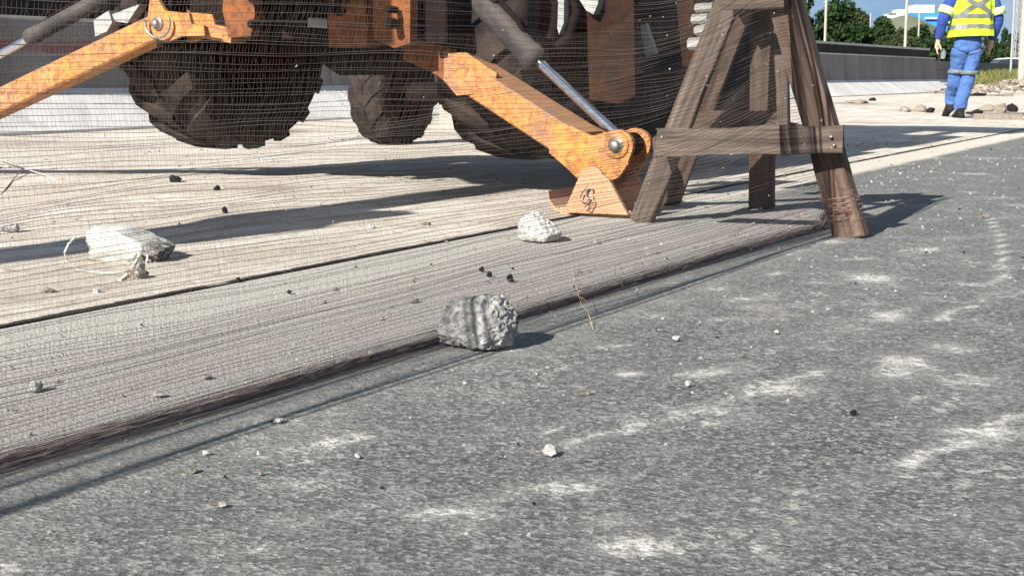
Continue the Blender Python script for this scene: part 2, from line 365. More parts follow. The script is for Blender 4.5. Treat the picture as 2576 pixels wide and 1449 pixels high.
def m_concrete():
    s = NT('dusty concrete slab'); x = s.sep()
    c = s.ramp(s.noise(1.4, 8, .65), (.3, (.38,.335,.275)), (.5, (.51,.47,.405)), (.68, (.66,.63,.565)))
    st = s.noise(1, 7, .7, s.map((14, 1.3, 1)), .5); c = s.mix(s.ramp(st, (.47, 0), (.64, .75)), c, (.32,.28,.23))
    c = s.mix(s.ramp(s.noise(11, 9, .75, dist=.8), (.54, 0), (.63, .75)), c, (.25,.205,.16))
    c = s.mix(s.ramp(s.noise(70, 6, .8), (.62, 0), (.72, .8)), c, (.20,.17,.14))
    v = s.vor(2.6, 'Distance', s.map((1, .45, 1), v=None), 'DISTANCE_TO_EDGE')
    # ragged joint to the road along local x = 0, filled with dark soil
    jn = s.math('ADD', x[0], s.math('MULTIPLY', s.math('SUBTRACT', s.noise(16, 6, .75), .5), .05))
    jm = s.ramp(s.math('ABSOLUTE', s.math('ADD', jn, .004)), (.011, 1), (.022, 0))
    c = s.mix(s.math('MULTIPLY', jm, s.ramp(s.noise(5, 5), (.34, .3), (.42, 1))), c, (.022,.016,.013))
    mud = s.attr('mud'); c = s.mix(s.math('MULTIPLY', mud, s.ramp(s.noise(18, 8, .75), (.35, .4), (.5, 1))), c, (.14,.10,.075))
    s.bump(s.math('ADD', s.noise(45, 8, .75), s.noise(7, 5)), .8, .012); return s.fin(c, .93, spec=.2)
MUD = [(60,362,120,8,.7),(330,375,120,5,.5),(720,335,45,7,.9),(900,350,80,5,.4),(2190,232,25,4,.8),(2150,262,60,4,.8),(2290,280,40,4,.6),(2460,285,70,6,.6),(2200,310,60,2.5,.5),(2480,232,80,3,.6),
       (130,742,40,5,.5),(1000,520,120,5,.3),(600,480,160,5,.3),(250,520,150,7,.25),(2080,400,30,3,.5),(1740,480,50,5,.3),(2300,330,120,3,.3),(1800,540,60,4,.3)]
def f_conc(X, Y):
    d = np.zeros_like(X)
    for (x, y, rx, ry, st) in MUD:
        c = G(x, y); cx, cy = to_local(c); ax = rx*c.y/F; ay = ry*c.y**2/(F*HC)
        DX, DY = X-cx, Y-cy; wx = DX*RN.x + DY*RD.x; wy = DX*RN.y + DY*RD.y
        d = np.maximum(d, st*np.exp(-((wx/ax)**2 + (wy/ay)**2)))
    return dict(mud=d)
def z_conc(X, Y):   # a low ragged step over the asphalt at the joint
    zz = np.zeros_like(X)
    for i in range(X.shape[0]):
        for j in range(X.shape[1]):
            zz[i, j] = .012*mnoise.noise(Vector((X[i, j]*.9, Y[i, j]*.45, 2))) + .005*mnoise.noise(Vector((X[i, j]*5, Y[i, j]*3, 7)))
    return zz*smoothstep(0, .5, -X)
cxs = [-14, -11, -9, -8] + list(np.arange(-7.4, .0, .09)) + [.006]
cys = [-14, -9, -6] + list(np.arange(-4.2, 24, .16)) + [28, 34, 42, 55, 80, 130, 250]
sheet('concrete_pavement', cxs, cys, .008, m_concrete(), f_conc, z_conc)
def m_ground():
    s = NT('dry grass and soil'); c = s.ramp(s.noise(.3, 8, .7), (.35, (.09,.085,.05)), (.6, (.06,.085,.03)), (.8, (.14,.12,.08)))
    s.bump(s.noise(3, 6), .5, .1); return s.fin(c, .95)
sheet('ground', [-1500, -300, -60, 0, 60, 300, 1500], [-400, -60, 0, 60, 300, 1500], -.02, m_ground())

# ------------------------------------------------------------------ barriers and walls behind
def extrude_run(name, p0, p1, prof, mat_parts, origin, label, cat, step=6.0, group=None):
    """prof: list of (across, z) ; across measured along RN from the run's line"""
    root = thing(name, origin, label, cat, group); d = (p1-p0); n = d.length; d.normalize(); side = Vector((d.y, -d.x, 0))
    for (pn, pts, mat) in mat_parts:
        mb = MB(); t = 0
        while t < n:
            a = p0 + d*(t+.008); b = p0 + d*min(t+step-.008, n)
            k = len(pts); vs = [a + side*x + Vector((0, 0, z)) for x, z in pts] + [b + side*x + Vector((0, 0, z)) for x, z in pts]
            fs = [tuple(range(k-1, -1, -1)), tuple(range(k, 2*k))] + [(i, (i+1) % k, k+(i+1) % k, k+i) for i in range(k)]
            mb.add(vs, fs); t += step
        mb.build(pn, mat, root)
    return root
def m_wall(name, a, b, drip, sc_=1.0, band=None):
    s = NT(name); c = s.ramp(s.noise(1.1*sc_, 8, .7), (.35, a), (.65, b))
    c = s.mix(s.ramp(s.noise(1, 6, .65, s.map((2.5, 2.5, .3))), (.5, 0), (.72, .7)), c, drip)
    c = s.mix(s.ramp(s.noise(14, 8, .75), (.6, 0), (.7, .5)), c, tuple(v*.5 for v in a))
    if band:
        z = s.sep()[2]
        zz = s.math('ADD', z, s.math('MULTIPLY', s.math('SUBTRACT', s.noise(2, 5), .5), .12))
        for lo, hi in band:
            m = s.math('MULTIPLY', s.ramp(zz, (0, 0), (1, 1)) if False else s.math('GREATER_THAN', zz, lo), s.math('LESS_THAN', zz, hi))
            m = s.math('MULTIPLY', m, s.math('LESS_THAN', s.sep()[0], 13.0))
            c = s.mix(s.math('MULTIPLY', m, s.ramp(s.noise(3, 6), (.35, .4), (.6, .9))), c, (.20,.075,.07))
    s.bump(s.noise(20, 7, .7), .5, .01); return s.fin(c, .9, spec=.2)
M['bar_up'] = m_wall('dark grey concrete', (.15,.14,.135), (.22,.21,.20), (.09,.08,.08), band=[(.70,.80)])  # stem concrete, toned darker than the footing
M['bar_low'] = m_wall('pale dusty concrete', (.46,.45,.43), (.60,.59,.56), (.34,.32,.30))
M['wall_dark'] = m_wall('black stained wall', (.012,.011,.011), (.03,.028,.026), (.007,.006,.006), band=[(1.55,1.75)])
M['coping'] = m_wall('pale coping', (.38,.37,.35), (.5,.49,.46), (.2,.2,.19))
b0, b1 = G(200, 330), G(2371, 232); bd = (b1-b0).normalized()
bs = b0 - bd*14
LOW = [(.32, -.02), (.32, .03), (-.20, .38), (-.62, .38), (-.82, .06), (-.82, -.02)]
UP = [(-.203, .38), (-.25, .99), (-.57, .99), (-.617, .38)]
TOPC = [(-.245, .99), (-.245, 1.02), (-.575, 1.02), (-.575, .99)]
extrude_run('concrete_barrier', bs, b1, None, [('footing', LOW, M['bar_low']), ('stem', UP, M['bar_up']), ('cap', TOPC, M['coping'])], bs,
            'long concrete barrier with grey stem on a pale sloping footing, behind the digger', 'barrier')
q0, q1 = P(2456, 184, 70), P(2760, 189, 110); q0.z = q1.z = 0
extrude_run('concrete_barrier', q0 + (q0-q1)*.3, q1, None, [('footing', [(0,-.02),(0,.1),(-.2,.3),(-.6,.3),(-.8,.1),(-.8,-.02)], M['bar_low']),
            ('stem', [(-.203,.3),(-.25,1.15),(-.55,1.15),(-.597,.3)], M['bar_up'])], q0, 'distant dark concrete barrier behind the grass verge, right of the worker', 'barrier')
# higher dark wall further off
wz = 1.9; back = -RN*4.0
e1 = P(2337, 124, 50); wdir = bd
hh = HC + (HOR-124)/math.hypot(F, CY-HOR)*50
e1 = Vector((e1.x, e1.y, 0)); e0 = e1 - wdir*60
hs = hh
extrude_run('retaining_wall', e0, e1, None, [('wall', [(0,-.02),(0,hs-.07),(-.3,hs-.07),(-.3,-.02)], M['wall_dark']), ('coping', [(.04,hs-.067),(.04,hs),(-.34,hs),(-.34,hs-.067)], M['coping'])],
            e1, 'tall black stained wall with a pale coping running behind the barrier', 'wall', 8)

# ------------------------------------------------------------------ wooden trestle
fA, fB, fC, fD = G(1612, 562), G(1682, 520), G(1916, 528), G(2143, 600)
apx = lambda x, y, Y: P(x, y, Y)
tA, tB, tC, tD = apx(1872, -95, 4.42), apx(1905, -80, 4.58), apx(1925, -85, 4.62), apx(1948, -95, 4.34)
tr = thing('wooden_trestle', (fA+fB+fC+fD)/4, 'tall weathered wooden trestle of nailed boards at the edge of the road', 'trestle')
def board(name, a, b, wd, th, side, mat, jit=.004, taper=1.0):
    return MB().beam(a, b, wd, th, side, .004, jit, taper).build(name, mat, tr)
fd = (fD-fA).normalized()
up = lambda v, k: v + Vector((0, 0, k))
board('leg', up(fA, .0), tA, .082, .03, fd, M['wood_dark'], .005)
board('leg', fD, tD, .10, .05, fd, M['wood_red'], .006)
board('leg', up(fB, 0), tB, .075, .03, fd, M['wood_red'], .004)
board('leg', fC, tC, .095, .03, fd, M['wood_red'], .003)
ofs = Vector((0, -.034, 0))
br = board('brace', P(1650, 356, 4.36)+ofs, P(2114, 350, 4.16)+ofs, .084, .028, (0,0,1), M['wood_dark'], .011)
board('brace', P(1712, 312, 4.72)+Vector((0,.0,0)), P(1975, 312, 4.78), .088, .026, (0,0,1), M['wood_red'], .003)
board('brace', P(2100, 362, 4.26), P(1932, 330, 4.78), .08, .026, (0,0,1), M['wood_dark'], .004)
board('brace', P(1652, 372, 4.44), P(1735, 330, 4.78), .07, .026, (0,0,1), M['wood_dark'], .004)
board('ridge_board', P(1815, 5, 4.36), P(1982, 0, 4.27), .055, .028, (0,0,1), M['wood_dark'], .004)
board('ridge_board', P(1815, -20, 4.66), P(1985, -25, 4.7), .07, .028, (0,0,1), M['wood_dark'], .004)
MB().beam(P(1790,-100,4.5), P(1990,-102,4.44), .11, .08, (0,0,1), .004, .004).build('top_beam', M['wood_dark'], tr)
# slim batten between the back leg and the right one
board('batten', P(1972, 320, 4.5), P(1960, -60, 4.5), .04, .025, fd, M['wood_dark'], .003)
nb = MB()
for (x, y, Y) in [(1665,345,4.31),(1680,362,4.31),(2090,345,4.12),(2098,366,4.12),(1900,335,4.22),(1912,370,4.22)]:
    p = P(x, y, Y); nb = MB(); nb.lathe(p, (0,-1,0), [(.0,.006),(.0045,.005),(.0045,-.02),(0,-.02)], 8)
    nb.build('nail_head', M['steel'], tr)

# ------------------------------------------------------------------ safety net
n1 = G(2105, 566) ; n0 = G(0, 1195); nd = (n1-n0); nlen = nd.length; nd.normalize(); start = n0 - nd*2.6; LT = (n1-start).length
NN = Vector((nd.y, -nd.x, 0))
dtop = tD
def wav(seed, amp, fr, k=5):
    r = random.Random(seed); T = [(r.uniform(.4, 1)*amp/k**.5, r.uniform(.35, 1)*fr, r.uniform(0, 6.28), r.uniform(-1, 1)*fr) for _ in range(k)]
    return lambda s, t: sum(a*np.sin(f*s + g*t*LT + p) for a, f, p, g in T)
wz1 = wav(1, .016, 3.0); wz2 = wav(2, .0042, 13); wn1 = wav(3, .018, 3.0); wn2 = wav(4, .003, 9); wt = wav(5, .010, 3.2); wjit = wav(9, .0012, 90, 6)
def net_pos(s, t, off=0.0):
    """s metres along, t 0..1 up"""
    q = s/LT
    top = .74 - .05*np.sin(np.clip(q, 0, 1)*math.pi) + .22*smoothstep(.712, 1.0, q)**1.2
    tt = np.clip(t + wt(s, t)*np.sin(np.clip(t,0,1)*math.pi)*.9, 0, 1.05)
    z = top*tt + (wz1(s, t) + wz2(s, t))*np.sin(np.clip(t, 0, 1)*math.pi*.9+.05) + .012*np.clip(t, 0, 1) + .10*smoothstep(.974, 1, q)*(1-t) + .004
    x = start.x + nd.x*s; y = start.y + nd.y*s
    k = smoothstep(.79, 1.0, q)                       # near the trestle the net leans with its right leg
    x = x + (dtop.x - n1.x)*k*tt*.97; y = y + (dtop.y - .05 - n1.y)*k*tt
    m = (wn1(s, t) + wn2(s, t))*np.clip(t*3, 0.15, 1)*(1-.85*k) + off - .03*(1-k)*np.sin(tt*3.14)
    return np.stack([x + NN.x*m, y + NN.y*m, np.maximum(z, .003)], -1)
def threads(paths, rad, n=3):
    """paths: array (lines, points, 3) -> verts, faces of thin tubes"""
    Pn = np.asarray(paths); Ln, K, _ = Pn.shape
    T = np.gradient(Pn, axis=1); T /= np.linalg.norm(T, axis=2, keepdims=True) + 1e-12
    ref = np.tile(np.array([NN.x, NN.y, .02]), (Ln, K, 1)); ref -= T*np.sum(ref*T, 2, keepdims=True); ref /= np.linalg.norm(ref, axis=2, keepdims=True)
    b = np.cross(T, ref); vs = []
    rad = np.broadcast_to(np.asarray(rad, float), (Ln, K))[..., None]
    for k in range(n):
        a = 2*math.pi*k/n + .5; vs.append(Pn + (ref*math.cos(a) + b*math.sin(a))*rad)
    V = np.stack(vs, 2).reshape(-1, 3)
    base = (np.arange(Ln)[:, None]*K + np.arange(K-1)[None, :]).ravel()*n
    fs = []
    for k in range(n):
        m = (k+1) % n; fs.append(np.stack([base+k, base+m, base+n+m, base+n+k], 1))
    return V, np.concatenate(fs)
def mesh_from(name, chunks, mat, parent, origin=None):
    V = []; Fc = []; o = 0
    for v, f in chunks: V.append(v); Fc.append(f+o); o += len(v)
    V = np.concatenate(V); Fc = np.concatenate(Fc).astype(np.int32)
    V = V - np.array(parent['_o'] if parent is not None else origin)
    me = bpy.data.meshes.new(name); me.vertices.add(len(V)); me.vertices.foreach_set('co', V.ravel().astype(np.float32))
    me.loops.add(len(Fc)*4); me.loops.foreach_set('vertex_index', Fc.ravel())
    me.polygons.add(len(Fc)); me.polygons.foreach_set('loop_start', np.arange(len(Fc), dtype=np.int32)*4); me.polygons.foreach_set('loop_total', np.full(len(Fc), 4, dtype=np.int32))
    me.polygons.foreach_set('use_smooth', [True]*len(Fc)); me.update(calc_edges=True); me.materials.append(mat)
    ob = bpy.data.objects.new(name, me); COL.objects.link(ob)
    if parent is not None: ob.parent = parent
    else: ob.location = origin
    return ob
net = thing('safety_net', tuple(start), 'fine mesh safety net stretched in front of the digger and tied to the wooden trestle', 'net')
NR = 104
S = np.linspace(.3, LT, 520)
chunks = []
rr = rng.normal(0, .13, NR)
tj = (np.arange(NR) + rr)/(NR-1); tj[0] = 0
tj = np.clip(tj + .005*np.sin(tj*23) + .002*np.sin(tj*51+1), 0, 1); tj = np.sort(tj)
rows = np.stack([net_pos(S, np.full_like(S, t)) for t in tj])
jz = np.cumsum(rng.normal(0, 1, rows.shape[:2]), 1); jz -= np.linspace(0, 1, jz.shape[1])[None]*jz[:, -1:]
rows[..., 2] += jz*.00013
thick = np.repeat(rng.uniform(.00034, .00050, NR)[:, None], len(S), 1)*(1 + .8*smoothstep(.5, 1, S/LT))[None]
chunks.append(threads(rows, thick))
NCc = 820
sc_s = np.linspace(.4, LT-.005, NCc) + rng.normal(0, .0011, NCc)
tv = np.linspace(0, 1, 90)
cols = []
for k in range(NCc):
    ph = rng.normal(0, .0014, len(tv)); cols.append(net_pos(np.clip(sc_s[k] + ph + .012*np.sin(tv*7+sc_s[k]*2), 0, LT), tv))
chunks.append(threads(np.array(cols), .00015))
mesh_from('mesh', chunks, M['net'], net)
# doubled, reddish fold low on the net
ch2 = []
for (lo, hi, nr, of, s0, s1) in [(.01, .045, 7, .02, 1.5, LT*.93), (.15, .21, 5, .015, 1.5, LT*.80)]:
    S2 = np.linspace(s0, s1, 260)
    r2 = np.stack([net_pos(S2, lo + (hi-lo)*(k/(nr-1)) + .012*np.sin(S2*1.7+k*.05) + rng.normal(0, .002), of) for k in range(nr)])
    ch2.append(threads(r2, .0003))
    c2 = np.stack([net_pos(np.clip(np.full(14, q)+rng.normal(0,.002,14), 0, LT), np.linspace(lo, hi, 14), of) for q in np.linspace(s0, s1, 420)])
    ch2.append(threads(c2, .00016))
mesh_from('folded_layer', ch2, M['net_pink'], net)
# hem: bunched threads at the net's foot, darkened to stand for its shadow band
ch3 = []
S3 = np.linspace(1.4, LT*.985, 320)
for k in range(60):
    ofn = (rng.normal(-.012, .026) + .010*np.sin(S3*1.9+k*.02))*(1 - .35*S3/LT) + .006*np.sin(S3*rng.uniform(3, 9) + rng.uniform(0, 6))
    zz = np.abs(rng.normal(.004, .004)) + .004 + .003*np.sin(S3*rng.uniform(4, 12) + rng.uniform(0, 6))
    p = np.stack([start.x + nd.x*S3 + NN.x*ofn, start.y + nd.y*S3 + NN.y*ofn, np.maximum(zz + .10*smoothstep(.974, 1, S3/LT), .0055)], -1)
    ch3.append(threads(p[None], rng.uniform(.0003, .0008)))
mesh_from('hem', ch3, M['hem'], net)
cr_ = MB()
for k in range(110):
    s_ = random.uniform(.3, .995)*LT; c = net_pos(np.array([s_]), np.array([random.uniform(.12, .92)]))[0]; q = random.uniform(.0012, .0032)
    vs = [Vector(c) + Vector((random.uniform(-q, q), random.uniform(-q, q), random.uniform(-q, q)*1.3)) for _ in range(4)]; cr_.add(vs, [(0,1,2),(0,2,3),(0,3,1),(1,3,2)])
net['_o'] = tuple(start); cr_.build('crumbs', simple('pale crumbs', (.5,.48,.42), (.62,.6,.55), 90), net)['kind'] = 'stuff'
# edge ropes that hold the net up, and a rolled edge
ch4 = []
S4 = np.linspace(.3, LT, 200)
for (t, of, r) in [(1.0, 0, .0055), (1.04, .010, .004), (.97, -.004, .0026)]:
    ch4.append(threads(net_pos(S4, np.full_like(S4, t), of)[None], r, 6))
mesh_from('edge_rope', ch4, M['net'], net)
# knots and frayed ends where it is tied to the trestle leg
ch5 = []
for k in range(34):
    c = np.array(fD + (tD-fD)*random.uniform(.06, .17)) + np.array([0, -.035, 0])
    n_ = 12; p = np.cumsum(rng.normal(0, .009, (n_, 3)), 0)*np.array([1.6, .5, .8]) + c + rng.normal(0, .012, 3); p[:, 2] = np.maximum(p[:, 2], .01)
    ch5.append(threads(p[None], .0004))
for k in range(60):
    s_ = random.uniform(.62, .97)*LT; c = net_pos(np.array([s_]), np.array([random.uniform(0, .09)]))[0] + rng.normal(0, .008, 3)
    p = np.cumsum(rng.normal(0, .007, (9, 3)), 0)*np.array([1, 1, .7]) + c; p[:, 2] = np.maximum(p[:, 2], .008)
    ch5.append(threads(p[None], .0005))
for k in range(5):
    a0 = 2*math.pi*np.linspace(0, 1, 20); c = fD + (tD-fD)*(.10+.012*k)
    p = np.stack([c.x + .062*np.cos(a0), c.y - .0 + .045*np.sin(a0), c.z + .006*np.sin(a0*2+k)], -1); ch5.append(threads(p[None], .0012))
mesh_from('frayed_threads', ch5, M['net_pink'], net)['kind'] = 'stuff'

# ------------------------------------------------------------------ backhoe loader
OB = Vector((-.85, 5.6, 0))
dg = thing('backhoe_loader', OB, 'old orange backhoe loader standing on its stabiliser legs, seen from behind', 'digger')
W_, Lm, Zv = RN.copy(), RD.copy(), Vector((0, 0, 1))
def K(c, a, l, z): return c + W_*a + Lm*l + Zv*z
# --- right stabiliser
Ypad = 4.84
pin_c = P(1555, 366, Ypad); pin_p = P(1500, 451, Ypad)
def px_plate(pts, Y, ref, th, shift=0.0):
    """outline seen at pixels, put on the plane through ref spanned by the machine's width and up"""
    out = []
    for (x, y) in pts:
        r = ray(x, y); o = Vector((0, 0, HC)); t = (ref - o).dot(Lm)/r.dot(Lm); out.append(o + r*t + Lm*shift)
    return out
def arm_round(cx, cy, r, a0, a1, n=10): return [(cx + r*math.cos(R(a0+(a1-a0)*i/n)), cy + r*math.sin(R(a0+(a1-a0)*i/n))) for i in range(n+1)]
st_arm = MB()
end_out = [(1385,320),(1440,318),(1490,342)] + arm_round(1555,366,40,-120,20) + [(1580,415),(1560,445)] + arm_round(1500,451,30,20,150) + [(1420,415),(1385,385)]
for sh in (0, .15):
    st_arm.plate(px_plate(end_out, Ypad, pin_c, .02, sh), Lm, .02)
a_lo = px_plate([(1450,372)], 0, pin_c, 0, .075)[0]; a_hi = P(1118, 142, 5.5)
st_arm.beam(a_lo, a_hi, .118, .15, Zv, .008)
st_arm.plate(px_plate([(1165,136),(1208,134),(1285,185),(1275,232),(1185,240),(1152,200)], 0, a_hi + (a_lo-a_hi)*.15, .02, -.10), Lm, .014)
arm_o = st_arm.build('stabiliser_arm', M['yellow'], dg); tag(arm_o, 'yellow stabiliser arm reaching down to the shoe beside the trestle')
def boss(c, r, mat, nm='pin', depth=.22, out=.03, par=None):
    mb = MB(); mb.lathe(c, Lm, [(0, -out-.008), (r*.45, -out-.008), (r*.6, -out), (r*.6, -out+.012), (r*.95, -out+.012), (r, -out+.016), (r, 0), (r, depth), (0, depth)], 24)
    return mb.build(nm, mat, par or dg)
boss(pin_c, .030, M['steel'], par=arm_o); boss(pin_p, .026, M['steel'], par=arm_o)
MB().lathe(pin_c, Lm, [(.03,-.018),(.045,-.018),(.047,-.012),(.047,0),(.03,0)], 28).build('pin_collar', M['yellow'], arm_o)
# shoe
pb = G(1478, 548); pb = Vector((pb.x, pb.y, 0)) + Lm*.12
sh = MB(); prof = [(-.19,.075),(-.185,.045),(-.165,.02),(-.13,.008),(.13,.008),(.16,.02),(.18,.05),(.183,.075)]
th = .012; vs, fs = [], []; nseg = len(prof)
for l in (-.10, .12):
    for (a, z) in prof: vs.append(K(pb, a+.02, l, z))
    for (a, z) in prof: vs.append(K(pb, a+.02, l, z+th))
m2 = 2*nseg
for i in range(nseg-1):
    fs += [(i, i+1, m2+i+1, m2+i), (nseg+i, nseg+i+1, m2+nseg+i+1, m2+nseg+i), (i, i+1, nseg+i+1, nseg+i), (m2+i, m2+i+1, m2+nseg+i+1, m2+nseg+i)]
fs += [(0, nseg, m2+nseg, m2), (nseg-1, 2*nseg-1, m2+2*nseg-1, m2+nseg-1)]
sh.add(vs, fs); sh.beam(K(pb,-.12,-.10,.016), K(pb,.16,-.10,.016), .03, .012, Zv)
for s_ in (-.035, .19):
    sh.plate([p + Lm*s_ for p in px_plate([(1432,532),(1475,432)] + arm_round(1501,448,30,200,340,8) + [(1545,450),(1592,538)], 0, pin_p, 0)], Lm, .016)
shoe = sh.build('stabiliser_shoe', M['pad'], dg)
clip = MB(); cpts = []
for i in range(15):
    a = R(-60+i*24); cpts.append(pin_p - Lm*.055 + W_*(.013*math.cos(a)) - Zv*(.028 + .03*i/14) + Zv*.012*math.sin(a))
clip.tube(cpts, .003, 6); clip.tube([pin_p - Lm*.06 + W_*x + Zv*z for x, z in [(-.004,-.02),(-.028,-.05),(-.034,-.07),(-.01,-.078),(.012,-.05),(.02,-.075),(.004,-.105),(-.016,-.1),(.006,-.07)]], .0028, 6)
clip.build('chain', M['steel'], shoe)
# hydraulic ram of the right leg
def ram(p_rod, p_mid, p_end, rr_, rb, mat, label):
    mb = MB(); d = (p_end-p_mid).normalized()
    mb.tube([p_mid - d*.012, p_mid - d*.006, p_mid + d*.05, p_mid + d*.052, p_end], [rb*.6, rb*1.08, rb*1.08, rb*.97, rb*.97], 24)
    o = mb.build('ram_barrel', mat, dg); tag(o, label)
    r = MB().tube([p_rod, p_mid + d*.1], rr_, 20).build('ram_rod', M['chrome'], o)
    hp = [p_mid + d*.09 + Vector((0,0,rb*1.02)), p_mid + d*.14 + Vector((.01,0,rb*1.4)), p_mid + d*.35 + Vector((.01,0,rb*1.35)), p_end + Vector((0,0,rb*1.4))]
    MB().tube(hp, rb*.22, 8).build('hose', M['grime_shade'], o)
    return o
ram(pin_c + Lm*.075, P(1350, 157, 5.22), P(1140, -70, 5.55), .0195, .05, M['black_barrel'], 'scuffed dark barrel of the right stabiliser ram')
MB().lathe(pin_c + Lm*.075, Lm, [(.02,-.05),(.042,-.05),(.042,.05),(.02,.05)], 24).build('rod_eye', M['orange_dirty_shade'], dg)
# --- left stabiliser
Yl = 6.0; lp = P(429, 62, Yl)
la = MB()
l0 = P(418, 66, 6.06); l1 = P(-190, 350, 6.9)
la.beam(l0, l1, .112, .11, Zv, .008); la.beam(l1 - (l1-l0)*.06 + Zv*.0, l1 + Vector((0,0,-.25)), .1, .1, W_)
la_o = la.build('stabiliser_arm', M['yellow_faded'], dg); tag(la_o, 'scraped yellow stabiliser arm reaching out of the picture on the left')
MB().box(l1 + Vector((0,0,-.27)), .36, .24, .03, W_, Lm).build('stabiliser_shoe', M['pad'], dg)
pl = [(403,42),(408,0),(412,-60),(425,-60),(428,0),(446,30),(505,36),(512,62),(543,68),(546,92),(484,94),(450,108),(415,100),(402,80)]
plm = MB(); plm.plate(px_plate(pl, 0, lp, 0, -.065), Lm, .018); plm.plate(px_plate(pl, 0, lp, 0, .08), Lm, .018)
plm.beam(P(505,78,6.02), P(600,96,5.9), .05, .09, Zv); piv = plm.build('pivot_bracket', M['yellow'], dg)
boss(lp, .030, M['steel'], out=.095, depth=.12, par=piv)
MB().tube([lp - Lm*.1 + W_*.07*math.cos(R(a)) - Zv*(.06*math.sin(R(a))-.0) + W_*.02 for a in range(-20, 200, 12)], .006, 8).build('hoop', M['steel'], piv)
ram(P(-80, 182, 6.5), P(76, 96, 6.4), P(345, -50, 6.15), .018, .037, M['black_barrel'], 'dark barrel of the left stabiliser ram')
gp = MB(); gp.plate(px_plate([(292,38),(362,12),(330,60),(300,55)], 0, P(310,40,6.2), 0), Lm, .05)
gp.plate(px_plate([(246,52),(284,28),(292,58),(280,80),(250,93)], 0, P(270,60,6.25), 0), Lm, .05)
gp.build('bracket', M['grey_plate'], dg)
# --- rear frame, chassis
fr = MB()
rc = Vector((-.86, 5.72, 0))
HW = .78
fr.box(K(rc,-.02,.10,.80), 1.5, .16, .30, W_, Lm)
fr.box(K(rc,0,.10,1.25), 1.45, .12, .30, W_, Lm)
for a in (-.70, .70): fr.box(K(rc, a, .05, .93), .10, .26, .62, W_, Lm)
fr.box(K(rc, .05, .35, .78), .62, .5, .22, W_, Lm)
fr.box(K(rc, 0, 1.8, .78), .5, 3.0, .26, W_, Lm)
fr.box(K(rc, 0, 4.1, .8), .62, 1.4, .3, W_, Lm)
fr.build('chassis', M['grime_shade'], dg)
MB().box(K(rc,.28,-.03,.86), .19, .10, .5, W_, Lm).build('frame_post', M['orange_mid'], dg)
MB().box(K(rc,-.22,-.04,.93), .12, .08, .4, W_, Lm).build('frame_post', M['grime_shade'], dg)
ft = MB(); ft.plate(px_plate([(1480,-80),(1600,-80),(1605,240),(1560,262),(1490,250)], 0, K(rc,.85,.25,0), 0), Lm, .05); ft.build('frame_post', M['orange_dirty_shade'], dg); ft = MB()
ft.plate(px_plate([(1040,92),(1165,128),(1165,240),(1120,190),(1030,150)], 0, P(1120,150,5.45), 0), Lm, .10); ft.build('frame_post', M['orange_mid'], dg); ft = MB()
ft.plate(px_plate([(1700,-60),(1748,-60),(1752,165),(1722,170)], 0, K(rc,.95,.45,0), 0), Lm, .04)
ft.build('frame_post', M['orange_dirty_shade'], dg)
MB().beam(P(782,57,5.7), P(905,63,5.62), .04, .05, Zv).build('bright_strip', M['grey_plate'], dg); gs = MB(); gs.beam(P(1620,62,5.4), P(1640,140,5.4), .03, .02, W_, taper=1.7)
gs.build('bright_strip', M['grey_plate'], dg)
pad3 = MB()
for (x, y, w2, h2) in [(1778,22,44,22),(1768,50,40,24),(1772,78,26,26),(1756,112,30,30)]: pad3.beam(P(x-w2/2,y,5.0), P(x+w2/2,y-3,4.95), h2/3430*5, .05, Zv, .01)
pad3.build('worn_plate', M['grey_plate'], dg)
sdm = MB(); sdm.box(K(rc,.95,1.75,.55), .16, 1.9, .8, W_, Lm, .02); sdm.build('side_tank', M['grime_shade'], dg)
MB().box(K(rc,.86,2.9,.62), .12, .5, .9, W_, Lm, .02).build('side_panel', M['orange_dirty_shade'], dg)
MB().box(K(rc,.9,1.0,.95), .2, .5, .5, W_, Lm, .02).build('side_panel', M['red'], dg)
# axle, drive and clutter in the dark underside
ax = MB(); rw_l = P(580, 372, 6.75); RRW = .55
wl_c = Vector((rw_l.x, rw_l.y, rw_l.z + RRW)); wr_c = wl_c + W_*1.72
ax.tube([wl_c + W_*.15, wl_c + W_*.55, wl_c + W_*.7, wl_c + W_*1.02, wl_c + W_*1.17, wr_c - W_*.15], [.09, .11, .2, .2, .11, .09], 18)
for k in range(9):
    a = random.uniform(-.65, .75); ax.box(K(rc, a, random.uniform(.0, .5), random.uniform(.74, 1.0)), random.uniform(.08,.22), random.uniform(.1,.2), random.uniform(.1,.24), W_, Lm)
ax.build('axle', M['grime_shade'], dg)
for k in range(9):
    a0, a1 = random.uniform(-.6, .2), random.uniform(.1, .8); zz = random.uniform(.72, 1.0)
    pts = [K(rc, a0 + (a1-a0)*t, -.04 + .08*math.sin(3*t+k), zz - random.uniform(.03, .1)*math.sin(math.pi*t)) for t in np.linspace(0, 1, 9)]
    MB().tube(pts, .014, 8).build('hose', M['grime_shade'], dg)
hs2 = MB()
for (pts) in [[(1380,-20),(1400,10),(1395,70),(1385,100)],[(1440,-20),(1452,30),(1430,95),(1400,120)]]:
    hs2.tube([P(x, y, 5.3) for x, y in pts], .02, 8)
hs2.build('hose', M['grime_shade'], dg)
hk = MB(); hk.plate(px_plate([(1440,-40),(1510,-40),(1512,10),(1500,38),(1482,28),(1468,6)], 0, P(1470,0,5.3), 0), Lm, .05)
hk.plate(px_plate([(1395,-30),(1425,-30),(1424,60),(1412,88),(1400,40)], 0, P(1410,20,5.3), 0), Lm, .04); hk.build('lever', M['grey_plate'], dg)
